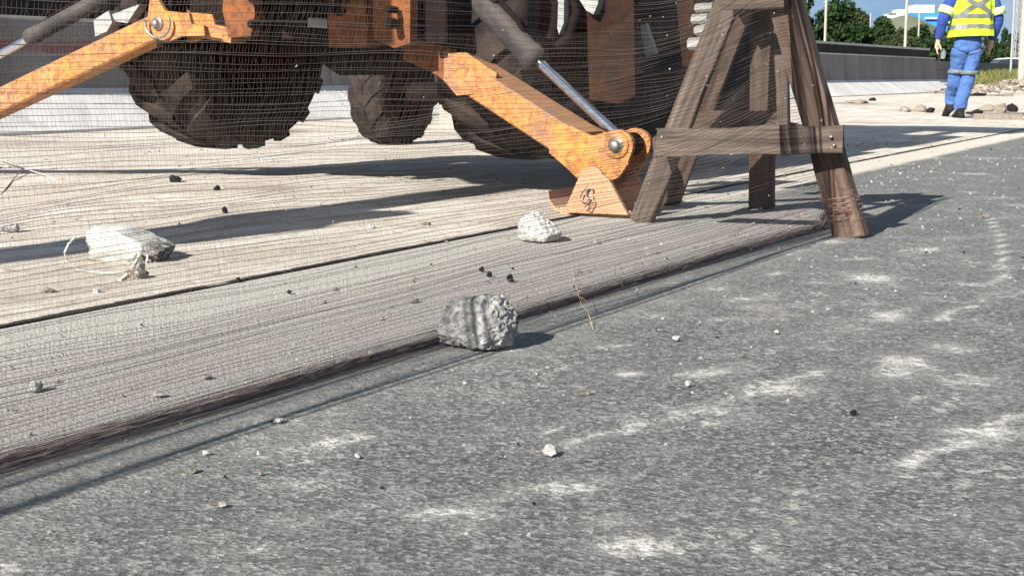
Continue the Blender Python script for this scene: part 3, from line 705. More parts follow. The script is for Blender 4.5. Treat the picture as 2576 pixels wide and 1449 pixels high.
for (pts, dep, m_) in [([(575,-60),(640,-60),(652,40),(640,92),(585,96),(570,30)], 5.75, 'orange_mid'), ([(690,-60),(770,-60),(762,48),(700,40)], 5.8, 'grime_shade'),
                       ([(800,-50),(930,-50),(930,28),(880,48),(812,40)], 5.72, 'red'), ([(945,-60),(1042,-60),(1040,110),(1000,122),(950,100)], 5.35, 'orange_mid'), ([(1075,-60),(1120,-60),(1128,60),(1090,84)], 5.5, 'grime_shade')]:
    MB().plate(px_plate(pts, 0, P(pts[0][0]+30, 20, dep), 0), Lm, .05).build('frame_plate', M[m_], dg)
for (x, y, dep, r_) in [(640,62,5.6,.018),(720,20,5.7,.022),(985,60,5.25,.02),(985,25,5.25,.014),(840,24,5.6,.016),(1540,215,5.6,.016),(1540,40,5.6,.02)]:
    MB().lathe(P(x, y, dep), Lm, [(0,-.03),(r_*.8,-.03),(r_,-.024),(r_,.03)], 6, False).build('bolt', M['grime_shade'], dg)
# wheels
def wheel(name, c, Rw, wd, lugs, label=None):
    prof = [(Rw*.56,-wd*.42),(Rw*.62,-wd*.5),(Rw*.82,-wd*.54),(Rw*.93,-wd*.5),(Rw*.965,-wd*.3),(Rw*.975,0),(Rw*.965,wd*.3),(Rw*.93,wd*.5),(Rw*.82,wd*.54),(Rw*.62,wd*.5),(Rw*.56,wd*.42)]
    ref = Lm.copy()
    ty = MB(); ty.lathe(c, W_, prof, 48, True, ref); bb = W_.cross(ref)
    def q(ang, r, a): return c + W_*a + (ref*math.cos(ang) + bb*math.sin(ang))*r
    for k in range(lugs):
        for sgn in (-1, 1):
            a0 = 2*math.pi*(k + (.5 if sgn > 0 else 0))/lugs; dw = 2*math.pi/lugs*.25; sweep = 2*math.pi/lugs*.85
            hh_ = Rw*.062; vs = []
            for (aa, an, rr_) in [(.02*wd*sgn, a0+sweep, .97), (.30*wd*sgn, a0+sweep*.45, .965), (.50*wd*sgn, a0+.05, .93), (.55*wd*sgn, a0, .84)]:
                for (dd, ex) in ((-dw, 0), (-dw*.8, hh_), (dw*.8, hh_), (dw, 0)): vs.append(q(an+dd, Rw*rr_+ex-.01, aa*(1.0 if ex == 0 else 1.03)))
            fs = [(0,1,2,3)]
            for i in range(3):
                for j in range(3): fs.append((i*4+j, i*4+j+1, (i+1)*4+j+1, (i+1)*4+j))
            fs.append((12,13,14,15)); ty.add(vs, fs)
    wo = thing_child(name, c, label)
    t_ = ty.build('tyre', M['rubber'], wo)
    rm = MB(); rm.lathe(c, W_, [(Rw*.57,-wd*.40),(Rw*.53,-wd*.36),(Rw*.5,-wd*.1),(Rw*.25,-wd*.05),(Rw*.22,-wd*.3),(0,-wd*.3)], 32, True)
    rm.lathe(c, W_, [(Rw*.57,wd*.40),(Rw*.53,wd*.36),(Rw*.5,wd*.1),(Rw*.25,wd*.05),(0,wd*.05)], 32, True); rm.build('rim', M['red'], wo)
    return wo
def thing_child(name, c, label):
    o = bpy.data.objects.new(name, None); COL.objects.link(o); o.parent = dg; o.location = Vector(c) - OB; o['_o'] = tuple(c); o.empty_display_size = .1
    if label: o['label'] = label
    return o
wheel('wheel', wl_c, RRW, .40, 17, 'big rear tyre with deep lugs, lifted off the ground')
wheel('wheel', wr_c, RRW, .40, 17)
fw = P(990, 365, 9.9); FRW = .37
wf = Vector((fw.x, fw.y, fw.z + FRW)); wheel('wheel', wf, FRW, .27, 14, 'smaller front tyre with mud caked in its tread'); wheel('wheel', wf + W_*1.6, FRW, .27, 14)
MB().tube([wf, wf + W_*1.6], .08, 12).build('front_axle', M['grime_shade'], dg)
# body above the picture: hood, cab, loader arms and bucket, boom
bd_ = MB(); bd_.box(K(rc,0,4.0,1.35), .8, 1.9, .8, W_, Lm, .04)
for s_ in (-1, 1): bd_.box(K(rc, s_*.72, .85+.25, 1.55), .42, 1.3, .06, W_, Lm); bd_.box(K(rc, s_*.72, .45, 1.3), .42, .06, .5, W_, Lm)
bd_.build('hood', M['orange_dirty_shade'], dg)
cb = MB()
for a in (-.62, .62):
    for l in (.55, 2.2): cb.beam(K(rc, a, l, 1.2), K(rc, a*.92, l, 2.7), .08, .08, W_)
cb.box(K(rc,0,1.4,2.75), 1.4, 1.9, .12, W_, Lm, .03); cb.box(K(rc,0,1.4,1.1), 1.3, 1.8, .5, W_, Lm); cb.build('cab', M['orange_dirty_shade'], dg)
gl = MB()
for a in (-.6, .6): gl.box(K(rc, a, 1.38, 2.02), .012, 1.5, 1.3, W_, Lm)
for l in (.56, 2.18): gl.box(K(rc, 0, l, 2.02), 1.1, .012, 1.3, W_, Lm)
gl.build('cab_window', M['glass'], dg)
ldr = MB()
for a in (-.55, .55): ldr.beam(K(rc, a, 1.9, 1.7), K(rc, a, 4.4, 2.5), .2, .1, Zv)
ldr.build('loader_arm', M['orange_dirty_shade'], dg)
bk = MB(); bk.plate([K(rc, 0, l, z) for l, z in [(4.3,2.1),(5.1,2.2),(4.5,2.35),(4.35,2.9),(4.3,2.9)]], W_, 2.1); bk.build('loader_bucket', M['grime_shade'], dg)
# boom stretched out backwards, high over the left of the road
S2_ = G(1130, 487); S1_ = G(0, 650)
hB = 1.95; back_off = -SH*(hB/math.tan(SUN_EL))
B2 = S2_ + back_off; B1 = S1_ + (S1_-S2_)*.75 + back_off; B2.z = B1.z = hB
bo = MB(); root_b = K(rc, 0, -.12, 1.05)
bo.beam(root_b, B2 + Vector((0,0,.35)) + (B2-B1).normalized()*.3, .44, .40, Zv, .01); bo.build('boom', M['orange_dirty_shade'], dg)
dp = MB(); dp.beam(B2 + (B2-B1).normalized()*.5 + Vector((0,0,.3)), B1, .3, .24, Zv, .01); dp.build('dipper', M['orange_dirty_shade'], dg)
MB().tube([B2 + Vector((0,0,.62)), B1*.55 + B2*.45 + Vector((0,0,.35))], .05, 16).build('boom_ram', M['black_barrel'], dg)
sp_ = [(395,612),(470,575),(560,552),(690,533),(860,522),(1080,495),(1210,476),(1215,486),(1010,522),(880,540),(1010,541),(1018,550),(930,560),(860,562),(780,588),(640,603),(520,618)]
hk_ = [G(x, y) - SH*((hB)/math.tan(SUN_EL)) + Vector((0, 0, hB)) for x, y in sp_]
MB().plate(hk_, (0,0,1), .09).build('shadow_plate', M['grime_shade'], dg)  # unseen plate cut to a ground shadow's outline, added to cast it
bb_ = MB(); dB = (B1-B2).normalized()
bb_.plate([B1 + dB*x + Zv*z for x, z in [(-.1,.15),(.25,.1),(.3,-.3),(.05,-.6),(-.45,-.6),(-.35,-.5),(0,-.4),(.1,-.15)]], W_, .5); bb_.build('digging_bucket', M['grime_shade'], dg)

# pinkish gate post standing behind the digger
gp_ = G(1162, 322); mbp = MB().beam(Vector((gp_.x, gp_.y, 0)), Vector((gp_.x, gp_.y, 1.3)), .42, .18, (1,0,0), .01)
tag(mbp.build('brick_pier', m_wall('dusty pink brickwork', (.42,.30,.26), (.5,.38,.33), (.3,.2,.17), 3), None, gp_), 'dusty pink pier standing between the digger wheels and the barrier', 'pier')

# ------------------------------------------------------------------ stones and chunks
def m_stone(name, a, b, d, s1=35, bs=1.0, bd__=.012):
    s = NT(name); c = s.ramp(s.noise(s1, 8, .75), (.32, d), (.5, a), (.66, b))
    c = s.mix(s.ramp(s.vor(s1*3.2, 'Distance'), (.12, .7), (.2, 0)), c, d)
    s.bump(s.math('ADD', s.noise(s1*1.6, 8, .8), s.vor(s1*2, 'Distance')), bs, bd__); return s.fin(c, .93, spec=.2)
M['st_grey'] = m_stone('broken grey concrete', (.38,.37,.35), (.60,.59,.56), (.13,.12,.11), 34)
M['st_white'] = m_stone('chalky white concrete', (.46,.45,.42), (.60,.59,.56), (.26,.24,.21), 34, .9, .01)
M['st_lump'] = m_stone('pitted broken concrete', (.50,.495,.475), (.76,.75,.72), (.08,.08,.08), 26, 1.0, .03)
M['st_brown'] = m_stone('brown stone', (.30,.255,.21), (.44,.39,.33), (.10,.075,.06), 60)
M['st_dark'] = m_stone('dark asphalt crumb', (.02,.018,.017), (.05,.045,.04), (.01,.01,.01), 80)
M['cord'] = simple('dirty white webbing', (.32,.30,.27), (.50,.48,.44), 60, .85, .6, .002)
def rock_mesh(seed, sx, sy, sz, sub=4, rough=.28, cuts=9, fine=.05):
    bm = bmesh.new(); bmesh.ops.create_icosphere(bm, subdivisions=sub, radius=1); r = random.Random(seed)
    planes = []
    for _ in range(cuts):
        n = Vector((r.uniform(-1,1), r.uniform(-1,1), r.uniform(-.9,1))).normalized(); planes.append((n, r.uniform(.55,.85)))
    planes.append((Vector((0,0,-1)), .62))
    for v in bm.verts:
        p = v.co.copy(); p *= 1 + rough*mnoise.noise(p*1.3 + Vector((seed,)*3))
        for n, d in planes:
            k = p.dot(n) - d
            if k > 0: p -= n*k*.92
        p *= 1 + fine*mnoise.noise(p*5 + Vector((seed*2.1,)*3)) + fine*.6*mnoise.noise(p*13 + Vector((seed,)*3)) + fine*.35*mnoise.noise(p*29)
        v.co = Vector((p.x*sx, p.y*sy, p.z*sz))
    zmin = min(v.co.z for v in bm.verts)
    for v in bm.verts: v.co.z -= zmin
    return bm
def rock(name, x, y, wpx, hpx, seed, mat, label, cat='stone', sub=4, z0=.008, sy=None, rot=None, **kw):
    g = G(x, y); wd = wpx*g.y/F/2; hh_ = hpx*g.y/F/2
    g = g + Vector((0, (sy or wd)*.45, 0))
    bm = rock_mesh(seed, wd*1.22, (sy or wd)*1.1, hh_*1.35, sub, **kw); me = bpy.data.meshes.new(name); bm.to_mesh(me); bm.free()
    me.polygons.foreach_set('use_smooth', [sub > 3]*len(me.polygons)); me.materials.append(mat)
    o = bpy.data.objects.new(name, me); COL.objects.link(o); o.location = (g.x, g.y, z0-.002)
    o.rotation_euler = (0, 0, rot if rot is not None else 0)
    return tag(o, label, cat, {'stone': 'loose stones and crumbs on the ground', 'rubble': 'rubble pieces around the worker'}[name] if name in ('stone', 'rubble') else None)
rock('concrete_chunk', 1195, 888, 180, 138, 11, M['st_lump'], 'rough grey lump of broken concrete resting on the foot of the net', 'rubble', 6, .006, sy=.055, rough=.06, cuts=9, fine=.10)
rock('concrete_chunk', 1358, 614, 92, 68, 5, M['st_white'], 'round whitish lump of concrete lying near the stabiliser shoe', 'rubble', 5, .008, rough=.15, cuts=6, fine=.06)
def m_chunk():
    s = NT('smooth and broken concrete'); x = s.sep(); sm = s.ramp(s.noise(20, 6, .7), (.35, (.34,.325,.295)), (.65, (.52,.505,.475)))
    pt = s.ramp(s.noise(52, 9, .8, dist=.6), (.42, (.04,.04,.035)), (.52, (.36,.34,.31)), (.64, (.60,.58,.54)))
    k = s.math('ADD', s.math('MULTIPLY', s.math('SUBTRACT', x[0], x[2]), 14), s.math('MULTIPLY', s.math('SUBTRACT', s.noise(30, 5), .5), 1.6))
    k = s.ramp(k, (.0, 0), (.2, 1)); c = s.mix(k, sm, pt); s.bump(s.math('MULTIPLY', s.noise(60, 8, .8), k), 1.0, .02); return s.fin(c, .93, spec=.2)
# slanted chunk with webbing at the left
cg = G(315, 672)
ch = MB(); wpx = cg.y/F
def cpt(x, y, dy): return Vector(((x-CX)/math.hypot(F,CY-HOR)*0, 0, 0))
top = [(222,585),(300,578),(405,612),(415,625)]
bm = bmesh.new(); bmesh.ops.create_cube(bm, size=2); bmesh.ops.subdivide_edges(bm, edges=bm.edges, cuts=18, use_grid_fill=True)
for v in bm.verts:
    p = v.co; X = p.x; zt = 1.0 - .45*max(0, X+.1); p.z = (p.z*.5+.5)*zt*2-1
    p.z += .25*(1-abs(p.y))*.3
    rr_ = 1 + .05*mnoise.noise(p*2.2+Vector((3,3,3))) + .05*mnoise.noise(p*6) + (.05*mnoise.noise(p*9) if X > .1 else .012*mnoise.noise(p*12))
    if p.y < -.5: p.y += .22*max(0, .2 - p.z)*1.2
    if X > .55: p.x -= .18*max(0, -p.z)
    v.co = Vector((p.x*rr_, p.y*rr_, p.z*rr_))
for v in bm.verts: v.co = Vector((v.co.x*.100, v.co.y*.062, (v.co.z+1)*.042 + .004))
bmesh.ops.bevel(bm, geom=[e for e in bm.edges if e.is_manifold and e.calc_face_angle(0) > .9], offset=.002, segments=1, affect='EDGES')
me = bpy.data.meshes.new('concrete_chunk'); bm.to_mesh(me); bm.free(); me.materials.append(m_chunk()); me.polygons.foreach_set('use_smooth', [True]*len(me.polygons))
oc = bpy.data.objects.new('concrete_chunk', me); COL.objects.link(oc); oc.location = (cg.x+.004, cg.y+.05, .006); oc.rotation_euler = (R(3), R(4), R(-8))
tag(oc, 'flat topped whitish concrete chunk with a looped cord around it', 'rubble')
cd = MB()
def gp3(x, y, h): return G(x, y, h)
cp_ = [P(236,592,cg.y+.03), P(205,594,cg.y+.02), P(188,598,cg.y+.01), P(172,615,cg.y), P(163,635,cg.y-.01), G(165,655,.012), G(178,672,.008), G(196,680,.012), G(228,684,.012), G(262,688,.012), G(330,686,.012), P(354,676,cg.y-.03), P(368,662,cg.y-.03), P(372,646,cg.y-.02), P(366,636,cg.y)]
cd.tube(cp_, .0033, 8)
cd.tube([P(352,640,cg.y-.02), P(345,655,cg.y-.04), G(330,680,.03), G(314,697,.014), G(302,708,.01)], .0048, 8)
tag(cd.build('cord', M['cord'], None, cg), 'looped dirty white cord tied around the flat concrete chunk', 'cord')
ST = [ # x, y(base), w, h, material, label
 (88,995,36,26,'st_grey','small pale stone alone near the left edge, below the joint'),
 (398,1008,26,15,'st_grey','small pale stone above the dark hem of the net'),
 (120,748,34,18,'st_brown','small brown stone just above the joint at far left'),
 (243,746,18,14,'st_white','tiny whitish stone above the joint, right of the brown one'),
 (20,590,42,24,'st_grey','grey stone at the left edge beside the long shadow'),
 (343,712,48,30,'st_brown','rounded brown stone at the end of the white cord'),
 (1384,1158,34,26,'st_white','pinkish white stone alone in the middle of the asphalt'),
 (438,464,28,20,'st_dark','black crumb on the slab under the digger'),
 (545,486,15,16,'st_dark','thin black crumb right of the bigger one under the digger'),
 (1283,716,16,18,'st_dark','black crumb behind the grey lump, rightmost of its cluster'),
 (1232,703,14,12,'st_dark','black crumb in the middle of the cluster behind the grey lump'),
 (1212,690,12,14,'st_dark','black crumb behind the grey lump, leftmost of its cluster'),
 (566,543,14,16,'st_dark','dark upright crumb beside the long shadow'),
 (935,584,16,14,'st_white','tiny white stone on the slab right of the long shadow'),
 (1072,575,20,12,'st_brown','small brown stone on the slab left of the stabiliser shoe'),
 (560,1287,22,14,'st_grey','small grey stone on the asphalt at bottom left'),
 (655,1206,14,10,'st_brown','tiny brown stone on the asphalt below the hem'),
 (484,1200,22,14,'st_brown','small brown stone on the asphalt under the rope shadow'),
 (518,1154,20,9,'st_white','flat white chip on the rope shadow at left'),
 (899,1163,14,12,'st_white','small white chip on the asphalt left of centre'),
 (700,1073,22,12,'st_white','white chip just below the hem of the net'),
 (1702,866,20,14,'st_white','triangular white chip right of the grey lump'),
 (1731,982,16,16,'st_white','white chip beside a dusty streak at centre right'),
 (2146,1053,16,12,'st_dark','dark crumb alone on the right of the asphalt'),
 (1478,1001,14,7,'st_brown','tiny brown chip on the asphalt right of centre'),
 (1040,768,24,12,'st_brown','brown chip on the net strip left of the grey lump'),
 (600,716,10,12,'st_dark','tiny black crumb just under the joint at left'),
 (728,746,12,10,'st_dark','tiny black crumb on the pale strip under the joint'),
 (520,962,22,10,'st_brown','flat brownish stone on the net strip at left'),
 (2332,640,14,8,'st_white','tiny white chip on the asphalt right of the trestle'),
 (1955,848,14,10,'st_white','tiny white chip right of the twin chips'),
 (2480,553,18,8,'st_brown','flat brown chip at the start of the curved chalky mark')]
for i, (x, y, w_, h_, m_, lb) in enumerate(ST):
    rock('stone', x, y, w_, h_, 40+i, M[m_], lb, 'stone', 3, .008, rot=random.uniform(-.3, .3), fine=.12)
# debris around the worker
DB = [(2282,284,26,14,'st_brown','brown rubble piece left of the worker, leftmost of three'),(2318,284,30,18,'st_brown','tan rubble piece left of the worker, middle of three'),(2343,286,18,14,'st_dark','dark rubble piece nearest the worker on his left'),
 (2160,262,56,10,'st_brown','long flat brown clod in front of the barrier'),(2196,256,16,9,'st_dark','dark clod right of the long flat one'),(2232,238,34,12,'st_brown','humped brown clod against the barrier footing'),
 (2460,290,24,14,'st_dark','dark clod right of the worker shoes'),(2522,286,34,24,'st_brown','yellow brown lump behind the broken slab piece'),(2548,284,24,20,'st_dark','dark lump at the right edge by the yellow ones'),
 (2465,243,40,8,'st_dark','low dark clod behind the worker, left of its row'),(2502,243,34,9,'st_grey','grey clod in the middle of the row behind the worker'),(2535,244,30,9,'st_brown','brown clod at the right of the row behind the worker'),
 (2440,291,16,8,'st_dark','small dark crumb touching the worker shoe'),(2486,282,40,18,'st_brown','tan lump resting behind the broken slab piece')]
for i, (x, y, w_, h_, m_, lb) in enumerate(DB): rock('rubble', x, y, w_, h_, 90+i, M[m_], lb, 'rubble', 3, .0, sy=.1, fine=.15)
sg = G(2500, 303)
sl = MB().plate([sg + Vector(p) for p in [(-.17,0,.03),(.30,-.06,.03),(.36,.1,.03),(.22,.26,.03),(-.12,.22,.03),(-.2,.1,.03)]], (0,0,1), .08)
tag(sl.build('slab_piece', M['st_brown'], None, sg), 'flat broken slab piece right of the worker feet', 'rubble')
# rubble heap at the right
hp_ = MB(); hg = G(2560, 240); rr2 = random.Random(5)
for k in range(520):
    a = rr2.uniform(0, 6.28); q = rr2.random()**.6; cx_ = hg.x + 2.6*q*math.cos(a) + .9; cy_ = hg.y + 2.4*q*math.sin(a) + 1.5; zz = .42*(1-q) + .02
    s_ = rr2.uniform(.04, .16); bmr = [Vector((cx_ + s_*rr2.uniform(-1,1), cy_ + s_*rr2.uniform(-1,1), zz + s_*rr2.uniform(-.6,.6))) for _ in range(4)]
    hp_.add(bmr, [(0,1,2),(0,2,3),(0,3,1),(1,3,2)])
tag(hp_.build('rubble_heap', m_stone('heap rubble', (.25,.21,.17), (.38,.33,.28), (.08,.065,.05), 8), None, hg), 'low heap of brown rubble at the right edge behind the worker', 'rubble', kind='stuff')

# loose grit everywhere on road and slab
gr = MB(); gv, gf = [], []
def grit(n, name, mat, xr, yr, smin, smax, z):
    V = []; Fc = []; 
    for k in range(n):
        while True:
            lx = random.uniform(*xr); ly = yr[0] + (yr[1]-yr[0])*random.random()**1.5
            wp = Vector((O0.x, O0.y, 0)) + RN*lx + RD*ly
            if wp.y > .5 and abs(wp.x) < wp.y*.42 + .15: break
        s_ = smin + (smax-smin)*random.random()**3.2; s_ *= .75 + .12*wp.y
        o = len(V); an = random.uniform(0, 6.28); n5 = 5
        ring = [Vector((wp.x + s_*random.uniform(.7,1.1)*math.cos(an+i*1.2566), wp.y + s_*random.uniform(.7,1.1)*math.sin(an+i*1.2566), z + s_*random.uniform(0,.15))) for i in range(n5)]
        tp = [Vector((wp.x*1 + (r_.x-wp.x)*random.uniform(.3,.75), wp.y + (r_.y-wp.y)*random.uniform(.3,.75), z + s_*random.uniform(.5,1.0))) for r_ in ring]
        V += ring + tp
        for i in range(n5): Fc.append((o+i, o+(i+1) % n5, o+n5+(i+1) % n5, o+n5+i))
        Fc.append(tuple(o+n5+i for i in range(n5)))
    me = bpy.data.meshes.new(name); me.from_pydata([tuple(v) for v in V], [], Fc); me.materials.append(mat)
    o_ = bpy.data.objects.new(name, me); COL.objects.link(o_); return o_
tag(grit(1700, 'gravel', M['st_grey'], (.3, 4.2), (-3.8, 5), .0008, .0048, .004), 'loose pale grit scattered over the asphalt', 'grit', kind='stuff')
tag(grit(1500, 'gravel', M['st_brown'], (-4.5, 1.0), (-3.0, 8), .001, .007, .006), 'loose brown crumbs scattered over the slab and shoulder', 'grit', kind='stuff')
tag(grit(500, 'gravel', M['st_dark'], (-4.5, 4.2), (-3.0, 6), .001, .005, .006), 'loose black asphalt crumbs scattered on the ground', 'grit', kind='stuff')

# dry stalk, wire
stw = MB(); stw.tube([G(1438,733,.0)+Vector((0,0,.05)), G(1462,765,.04), G(1480,785,.02), G(1492,830,.006)], .0005, 5); stw.tube([G(1462,752,.05), G(1478,775,.03), G(1480,800,.01)], .0004, 5)
stw.tube([G(1448,742,.05), G(1470,752,.05), G(1490,790,.01)], .0004, 5)
tag(stw.build('dry_stalk', simple('straw', (.42,.30,.14), (.55,.42,.22), 40, .8, 0), None, G(1480,810)), 'dry straw stalk leaning on the net right of the grey lump', 'straw')
wr = MB(); wr.tube([G(0,492,.006), G(30,455,.012), G(58,424,.03), G(100,436,.02), G(142,452,.008)], .0035, 6); wr.tube([G(58,424,.03), G(20,408,.03), G(0,402,.02)], .003, 6)
tag(wr.build('wire', M['cord'], None, G(60,430)), 'bent stiff wire lying on the slab at the left edge', 'wire')

# ------------------------------------------------------------------ far background
def leafy(seed, n, lobes, leaf):
    r = np.random.default_rng(seed); L_ = []
    for (cx_, cy_, cz_, rx, ry, rz, wt_) in lobes:
        m = int(n*wt_); d = r.normal(0, 1, (m, 3)); d /= np.linalg.norm(d, axis=1, keepdims=True)
        rad = r.uniform(.55, 1.08, (m, 1)); L_.append(np.array([cx_, cy_, cz_]) + d*rad*np.array([rx, ry, rz]))
    C_ = np.concatenate(L_); m = len(C_)
    a = r.normal(0, 1, (m, 3)); a /= np.linalg.norm(a, axis=1, keepdims=True); b = np.cross(a, r.normal(0, 1, (m, 3))); b /= np.linalg.norm(b, axis=1, keepdims=True)
    s_ = r.uniform(.5, 1.2, (m, 1))*leaf
    V = np.stack([C_ - a*s_, C_ + b*s_*.6, C_ + a*s_, C_ - b*s_*.6], 1).reshape(-1, 3)
    return V, np.arange(m*4).reshape(m, 4)
def m_leaf(name, a, b):
    s = NT(name); g = s.n('ShaderNodeNewGeometry'); c = s.ramp(g.outputs['Random Per Island'], (0, a), (1, b))
    c = s.mix(s.ramp(s.noise(.9, 3), (.4, 0), (.65, .6)), c, tuple(v*1.5 for v in b)); return s.fin(c, .8, spec=.1)
M['leaf'] = m_leaf('dark foliage', (.006,.014,.006), (.022,.042,.013))
M['leaf2'] = m_leaf('olive foliage', (.011,.018,.008), (.036,.048,.018))
M['bark'] = simple('bark', (.07,.05,.04), (.12,.09,.07), 6, .9)
def tree(x, ytop, Z, wpx, mat, label, seed, name='tree'):
    X = (x-CX)/F*Z; h = HC + (HOR-ytop)/3471*Z; wd = wpx/F*Z/2
    root = thing(name, (X, Z, 0), label, 'tree', 'trees behind the barriers')
    r = random.Random(seed); lobes = []
    nl = 11
    for k in range(nl):
        a = r.uniform(0, 6.28); q = r.uniform(.1, .75); zc = r.uniform(.32, .86)
        s_ = r.uniform(.22, .40)
        lobes.append((wd*q*math.cos(a), wd*q*.8*math.sin(a), h*zc, wd*s_*1.25, wd*s_*1.1, h*s_*.42, 1/nl))
    lobes.append((0, 0, h*.86, wd*.35, wd*.35, h*.12, .08))
    lobes.append((0, 0, h*.3, wd*.85, wd*.8, h*.28, .22))
    V, Fc = leafy(seed, 3600, lobes, wd*.075 + .05)
    V = V + np.array([X, Z, 0]); me = mesh_from('crown', [(V, Fc)], mat, root)
    t = MB(); t.tube([Vector((X, Z, -.05)), Vector((X+.02*h, Z, h*.35)), Vector((X-.01*h, Z, h*.75))], [h*.03, h*.022, h*.008], 8)
    for k in range(4):
        a = r.uniform(0, 6.28); t.tube([Vector((X, Z, h*.3)), Vector((X + wd*.5*math.cos(a), Z + wd*.4*math.sin(a), h*.65))], [h*.014, h*.005], 6)
    t.build('trunk', M['bark'], root)
    return root
TR = [(2120,62,92,120,'leaf','broad low tree right of the pale post by the trestle'),(2200,72,96,120,'leaf','dense low tree in the middle of the bank of trees'),(2320,92,92,120,'leaf','dense low shrub just left of the worker hand'),(2240,90,94,120,'leaf2','low shrub under the hill'),
 (1990,-60,95,150,'leaf','tall dark tree rising out of the picture beside the trestle top'),
 (2085,-5,120,110,'leaf','dark tree beside the lamp post right of the trestle'),
 (2145,24,125,110,'leaf2','rounded tree under the lamp arm, left of the white blocks'),
 (2205,42,130,90,'leaf','rounded dark bush tree left of the grey hill'),
 (2255,68,118,80,'leaf2','low tree in front of the grey hill'),
 (2300,62,122,80,'leaf','dark tree under the blue building'),
 (2345,68,128,80,'leaf','dark tree just left of the worker elbow'),
 (2390,80,130,80,'leaf2','tree hidden mostly behind the worker'),
 (2480,88,126,60,'leaf','low tree between worker and tall pole'),
 (2510,72,118,34,'leaf','pointed narrow tree right of the worker'),
 (2540,85,130,60,'leaf2','tree behind the big concrete pole'),
 (2578,98,125,60,'leaf','tree cut by the right edge'),
 (2175,100,100,130,'leaf2','low shrub mass behind the dark wall'),(2060,70,100,130,'leaf','broad shrub behind the dark wall next to the trestle'),
 (2280,110,105,110,'leaf','dark shrub at the end of the dark wall'),(2420,120,108,120,'leaf','shrub behind the barrier, hidden by the worker legs'),(2530,125,108,110,'leaf','dark shrub behind the distant barrier')]
for i, (x, yt, Z, wp, m_, lb) in enumerate(TR): tree(x, yt, Z, wp, M[m_], lb, 300+i)
M['pole'] = simple('pale concrete pole', (.27,.245,.20), (.35,.32,.275), 3, .85)
M['galv'] = simple('galvanised steel', (.22,.225,.23), (.30,.305,.31), 5, .5)
def pole(name, x, ybase, Z, wpx, ytop, label, mat, cat='pole', arm=None):
    X = (x-CX)/F*Z; h = HC + (HOR-ytop)/3471*Z; r = wpx/F*Z/2
    root = thing(name, (X, Z, 0), label, cat, 'tall posts and poles beyond the barriers'); mb = MB(); mb.tube([Vector((X, Z, -.1)), Vector((X, Z, h*.5)), Vector((X, Z, h))], [r, r*.92, r*.75], 14)
    mb.build('shaft', mat, root)
    if arm == 'lamp':
        a = MB(); a.tube([Vector((X, Z, h)), Vector((X+1.2, Z, h+.5)), Vector((X+2.4, Z, h+.55))], .05, 8); a.build('arm', M['galv'], root)
        MB().box(Vector((X+2.7, Z, h+.53)), .7, .25, .12, (1,0,0), (0,1,0)).build('lamp_head', M['galv'], root)
    return root
pole('street_lamp', 2063, 95, 90, 7, -150, 'pale post in front of the dark trees right of the trestle', M['pole'], 'street lamp', 'lamp')
pole('street_lamp', 2262, 118, 84, 8, -160, 'tall pale post in front of the grey hill left of the worker', M['pole'], 'street lamp', 'lamp')
pole('post', 2294, 105, 95, 5, 30, 'short pale post under the blue building', M['pole'])
pole('post', 2174, 50, 110, 4, 36, 'short distant post poking out above the trees', M['pole'])
pole('utility_pole', 2555, 160, 66, 20, -200, 'thick tapering concrete pole at the right edge', M['pole'])
pole('street_lamp', 2527, 150, 75, 6, -180, 'thin metal post left of the thick concrete pole', M['galv'], 'street lamp', 'lamp')
# lattice mast and gantry
def lattice(x, Z, w0, ytop, label):
    X = (x-CX)/F*Z; h = HC + (HOR-ytop)/3471*Z; wb = w0/F*Z/2; root = thing('lattice_mast', (X, Z, 0), label, 'mast')
    mb = MB(); n = 16
    cs = lambda t, i: Vector((X + wb*(1-.4*t)*(1 if i in (0, 1) else -1), Z + wb*(1-.4*t)*(1 if i in (1, 2) else -1), h*t))
    for i in range(4):
        mb.tube([cs(0, i), cs(1, i)], .03, 5)
        for k in range(n):
            mb.tube([cs(k/n, i), cs((k+1)/n, (i+1) % 4)], .016, 4); mb.tube([cs(k/n, (i+1) % 4), cs((k+1)/n, i)], .016, 4)
    mb.build('lattice', M['galv'], root)
lattice(2540, 90, 14, -120, 'steel lattice mast behind the thick concrete pole')
gt = thing('floodlight_frame', P(2100, 12, 130), 'small steel floodlight frame above the trees right of the trestle', 'floodlight')
mb = MB(); mb.tube([P(2072,8,130), P(2110,9,130)], .12, 6); mb.tube([P(2074,16,130), P(2108,16,130)], .08, 6)
for x in (2076,2084,2092,2100,2108): mb.tube([P(x,9,130), P(x+1,18,130)], .07, 5)
gx = P(2090, 16, 130); mb.tube([gx, Vector((gx.x, gx.y, 0))], .12, 8)
mb.tube([P(2106,14,130), P(2125,28,130)], .08, 6); mb.build('frame', M['galv'], gt)
